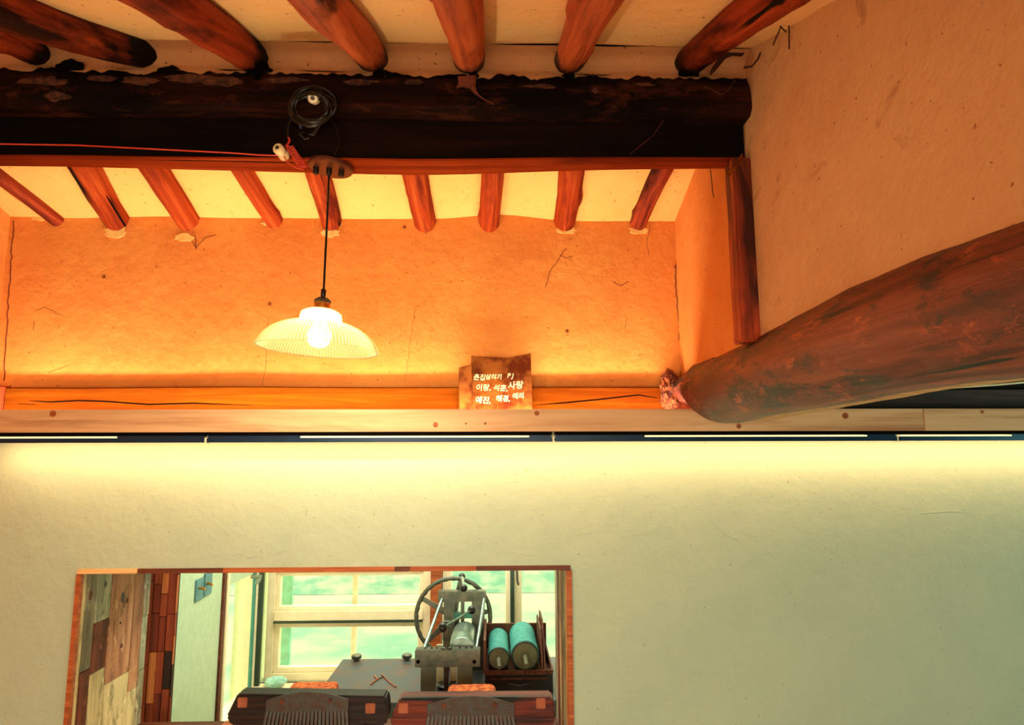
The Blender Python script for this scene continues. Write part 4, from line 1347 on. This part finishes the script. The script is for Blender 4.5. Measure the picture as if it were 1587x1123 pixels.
# cabinet with crate and ink rollers
CF = 2.86
cz1 = E - .925
cb = thing('drawer_cabinet', (.14, 3.0, TZ), 'low black cabinet with one drawer, under the roller crate', 'cabinet')
cx0, cx1 = P(752, 1050, CF).x, P(857, 1050, CF).x
MB().box((cx0, CF, TZ), (cx1, CF + .36, cz1)).obj('body', 'cab', cb, bevel=.002)
dr = MB().box((cx0 + .02, CF - .006, TZ + .008), (cx1 - .02, CF, cz1 - .008)).obj('drawer', 'cab', cb, bevel=.002)
MB().box((cx0 + .022, CF - .010, cz1 - .016), (cx1 - .025, CF - .006, cz1 - .010)).obj('moulding', 'crate', dr)
MB().box((cx0 + .022, CF - .010, TZ + .010), (cx1 - .025, CF - .006, TZ + .015)).obj('moulding', 'crate', dr)
hx_ = (cx0 + cx1) / 2
MB().tube([(hx_ - .045, CF - .006, TZ + .045), (hx_ - .03, CF - .013, TZ + .042), (hx_, CF - .015, TZ + .036), (hx_ + .03, CF - .013, TZ + .042), (hx_ + .045, CF - .006, TZ + .045)], .0035, 8).obj('drawer_handle', 'iron', dr, smooth=True)
cr = thing('roller_crate', (.14, 3.0, cz1), 'open wooden crate cradling two teal ink rollers', 'crate')
MB().box((cx0 - .004, CF, cz1), (cx1, CF + .36, cz1 + .008)).obj('base_board', 'crate', cr)
MB().box((cx0 - .004, CF, cz1 + .008), (cx1 + .002, CF + .008, cz1 + .018)).obj('front_lip', 'crate', cr, bevel=.001)
MB().box((cx0 - .008, CF, cz1 + .008), (cx0 + .002, CF + .36, cz1 + .14)).obj('side_board', 'crate', cr, bevel=.001)
MB().box((cx0 + .002, CF + .345, cz1 + .008), (cx1 - .0, CF + .358, cz1 + .12)).obj('back_board', 'crate', cr)
rx_ = P(837, 1000, CF + .1).x
MB().prism([(rx_, CF + .01, cz1 + .008), (rx_, CF + .34, cz1 + .008), (rx_, CF + .34, cz1 + .16), (rx_, CF + .1, cz1 + .16)], (.007, 0, 0)).obj('side_board', 'crate', cr)
MB().prism([(rx_ + .012, CF + .01, cz1 + .008), (rx_ + .012, CF + .34, cz1 + .008), (rx_ + .012, CF + .34, cz1 + .18), (rx_ + .012, CF + .18, cz1 + .18)], (.007, 0, 0)).obj('side_board', 'crate', cr)
MB().prism([(cx1 - .004, CF + .01, cz1 + .008), (cx1 - .004, CF + .34, cz1 + .008), (cx1 - .036, CF + .34, cz1 + .13)], (.008, 0, 0)).obj('side_board', 'crate', cr)
for (px, py, rr, L, lb) in ((773, 1020, .046, .30, 'smaller teal ink roller, left in the wooden crate'), (814, 1016, .060, .32, 'larger teal ink roller, right in the wooden crate')):
    c = P(px, py, CF + .018); c.z = max(c.z, cz1 + .0085 + rr)
    t = thing('ink_roller', (c.x, CF + .1, c.z - rr), lb, 'ink roller')
    Q = Matrix.Translation((c.x, CF + .018, c.z)) @ Matrix.Rotation(R(-90), 4, 'X')
    MB().lathe([(rr * .93, .001), (rr, .004), (rr, L), (rr * .9, L + .004), (0, L + .004)], 48, Q).obj('sleeve', 'roller', t, smooth=True)
    MB().lathe([(rr * .86, -.001), (rr * .93, -.001), (rr * 1.0, .0035), (rr * .86, .004)], 48, Q).obj('rim', 'dark_green', t, smooth=True)
    MB().lathe([(0, .001), (rr * .87, .001), (rr * .87, .01)], 40, Q).obj('end_disc', 'roller_end', t, smooth=True)
    MB().tube([(c.x, CF + .018, c.z), (c.x, CF - .01, c.z - .006), (c.x + .003, CF - .05, c.z - .016)], [.012, .0095, .008], 14).obj('axle', 'roller_end', t, smooth=True)

# ------------------------------------------------------------------ threshing combs standing on the sill
SZ = OZ0 + .012
def comb(p, x0, x1, px0, px1, ztop, dark, chL, tilt, label, peg):
    """wood block x0..x1, iron plate px0..px1"""
    Y0 = 2.44
    rt = thing('threshing_comb', ((x0 + x1) / 2, Y0, SZ), label, 'threshing comb')
    ch = .02
    zt, zb = ztop, ztop - .105
    pol = [(x0, Y0 + .03, zb + .03), (x0 + .017, Y0 + .03, zb), (x1 - .01, Y0 + .03, zb - tilt), (x1, Y0 + .03, zb + .03 - tilt), (x1 - .004, Y0 + .03, zt - .03 - tilt), (x1 - .012, Y0 + .03, zt - .006 - tilt), (x0 + .035, Y0 + .03, zt)]
    MB().prism(pol, (0, .075, 0)).obj('block', 'comb_wood_dark' if dark else 'comb_wood', rt, bevel=.006)
    for q in peg:
        c = P(q[0], q[1], Y0 + .03)
        MB().box((c.x - .017, Y0 + .026, c.z - .017), (c.x + .017, Y0 + .04, c.z + .017)).obj('peg', 'peg', rt, bevel=.002)
    for q in peg:
        c = P(q[0], q[1], Y0 + .06)
        dx = .02 if q is peg[-1] else -.02
        MB().tube([(c.x, Y0 + .065, zb + .02), (c.x + dx * .3, Y0 + .068, SZ + .001)], .016, 12).obj('leg', 'comb_wood', rt, smooth=True)
    # iron plate with a curved top, toothed below
    W = px1 - px0
    yf = Y0 + .02
    ntop = 14
    top = [Vector((px0 + W * i / ntop, yf, zt - .018 + .026 * math.sin(math.pi * i / ntop))) for i in range(ntop + 1)]
    zsl = zt - .058
    pol = [Vector((px0, yf, zsl))] + top + [Vector((px1, yf, zsl))]
    MB().prism(pol, (0, .006, 0)).obj('iron_plate', 'iron', rt, bevel=.001)
    nt_ = 22
    for i in range(nt_):
        xa_ = px0 + W * (i + .08) / nt_ ; xb_ = px0 + W * (i + .86) / nt_
        sp = (i / (nt_ - 1) - .5) * .03
        MB().prism([(xa_, yf, zsl + .001), (xb_, yf, zsl + .001), (xb_ - .001 + sp, yf - .02, SZ + .014), (xa_ + .002 + sp, yf - .02, SZ + .014)], (0, .005, 0)).obj('tooth', 'iron', rt)
    for k in (.2, .78):
        c = Vector((px0 + W * k, yf, zt - .022))
        MB().tube([c + Vector((0, -.005, 0)), c + Vector((0, .012, 0))], .0085, 6).obj('nail', 'frame_dark', rt)
    return rt


bL0, bL1 = P(351, 1095, 2.47).x, P(602, 1095, 2.47).x
comb(0, bL0, bL1, P(412, 1090, 2.46).x, P(540, 1090, 2.46).x, P(400, 1075, 2.47).z, True, .03, .008, 'left iron threshing comb, dark block with a chamfered black end', ((376, 1088), (574, 1097)))
bR0, bR1 = P(604, 1095, 2.47).x, P(861, 1095, 2.47).x
comb(1, bR0, bR1, P(662, 1090, 2.46).x, P(797, 1090, 2.46).x, P(700, 1081, 2.47).z, False, .01, -.003, 'right iron threshing comb, redder block with a square peg by the jamb', ((625, 1097), (838, 1090)))
for i, (x0, x1, py, lb) in enumerate(((445, 520, 1064, 'rough orange bark block behind the left threshing comb'), (693, 768, 1068, 'smooth-edged orange bark block behind the right threshing comb'))):
    a, b = P(x0, py, 2.58), P(x1, py, 2.58)
    n_ = 24
    vs, fs = [], []
    mb = MB()
    pts = []
    for k in range(n_ + 1):
        t = k / n_
        e = min(1, t / .12, (1 - t) / (.12 if i else .03))
        pts.append(Vector((a.x + (b.x - a.x) * t, 2.555, a.z - .014 * (1 - e) ** 2 + .002 * nz(k * .9, i) )))
    pts += [Vector((b.x, 2.555, SZ)), Vector((a.x, 2.555, SZ))]
    tag(mb.prism(pts, (0, .08, 0)).obj('bark_block', 'bark', bevel=.003), lb, 'wood block')

# cloth on the window ledge
zl = WZ0
cl = MB()
bm_ = bmesh.new(); bmesh.ops.create_icosphere(bm_, subdivisions=4, radius=1)
p = at(424, 1060, 3.79)
for v in bm_.verts:
    c = v.co
    f = 1 + .18 * nz(c.x * 2, c.y * 2, c.z * 2) + .06 * nz(c.x * 7, c.y * 7, c.z * 7)
    v.co = Vector((p.x + .01 + c.x * .058 * f, 3.79 + c.y * .035 * f, zl + .026 + max(-.026, c.z * .03 * f)))
cl.add([v.co for v in bm_.verts], [tuple(v.index for v in f.verts) for f in bm_.faces]); bm_.free()
tag(cl.obj('cloth_bundle', 'cloth', smooth='all'), 'bundled pale teal cloth on the window ledge in the corner', 'cloth')

# ------------------------------------------------------------------ outdoors beyond the windows
struct(MB().box((-9, YB + .2, -.12), (9, 8.6, -.02)).obj('yard', 'yard'))
gr = MB()
vs, fs = grid(lambda a, b: Vector((-12 + 24 * a, 8.5 + 9 * b, -.015 + 2.2 * b + .3 * b * nz(a * 9, b * 6))), 60, 24)
tag(gr.add(vs, fs).obj('grass_bank', 'leaf', smooth='all'), None, None, kind='structure')
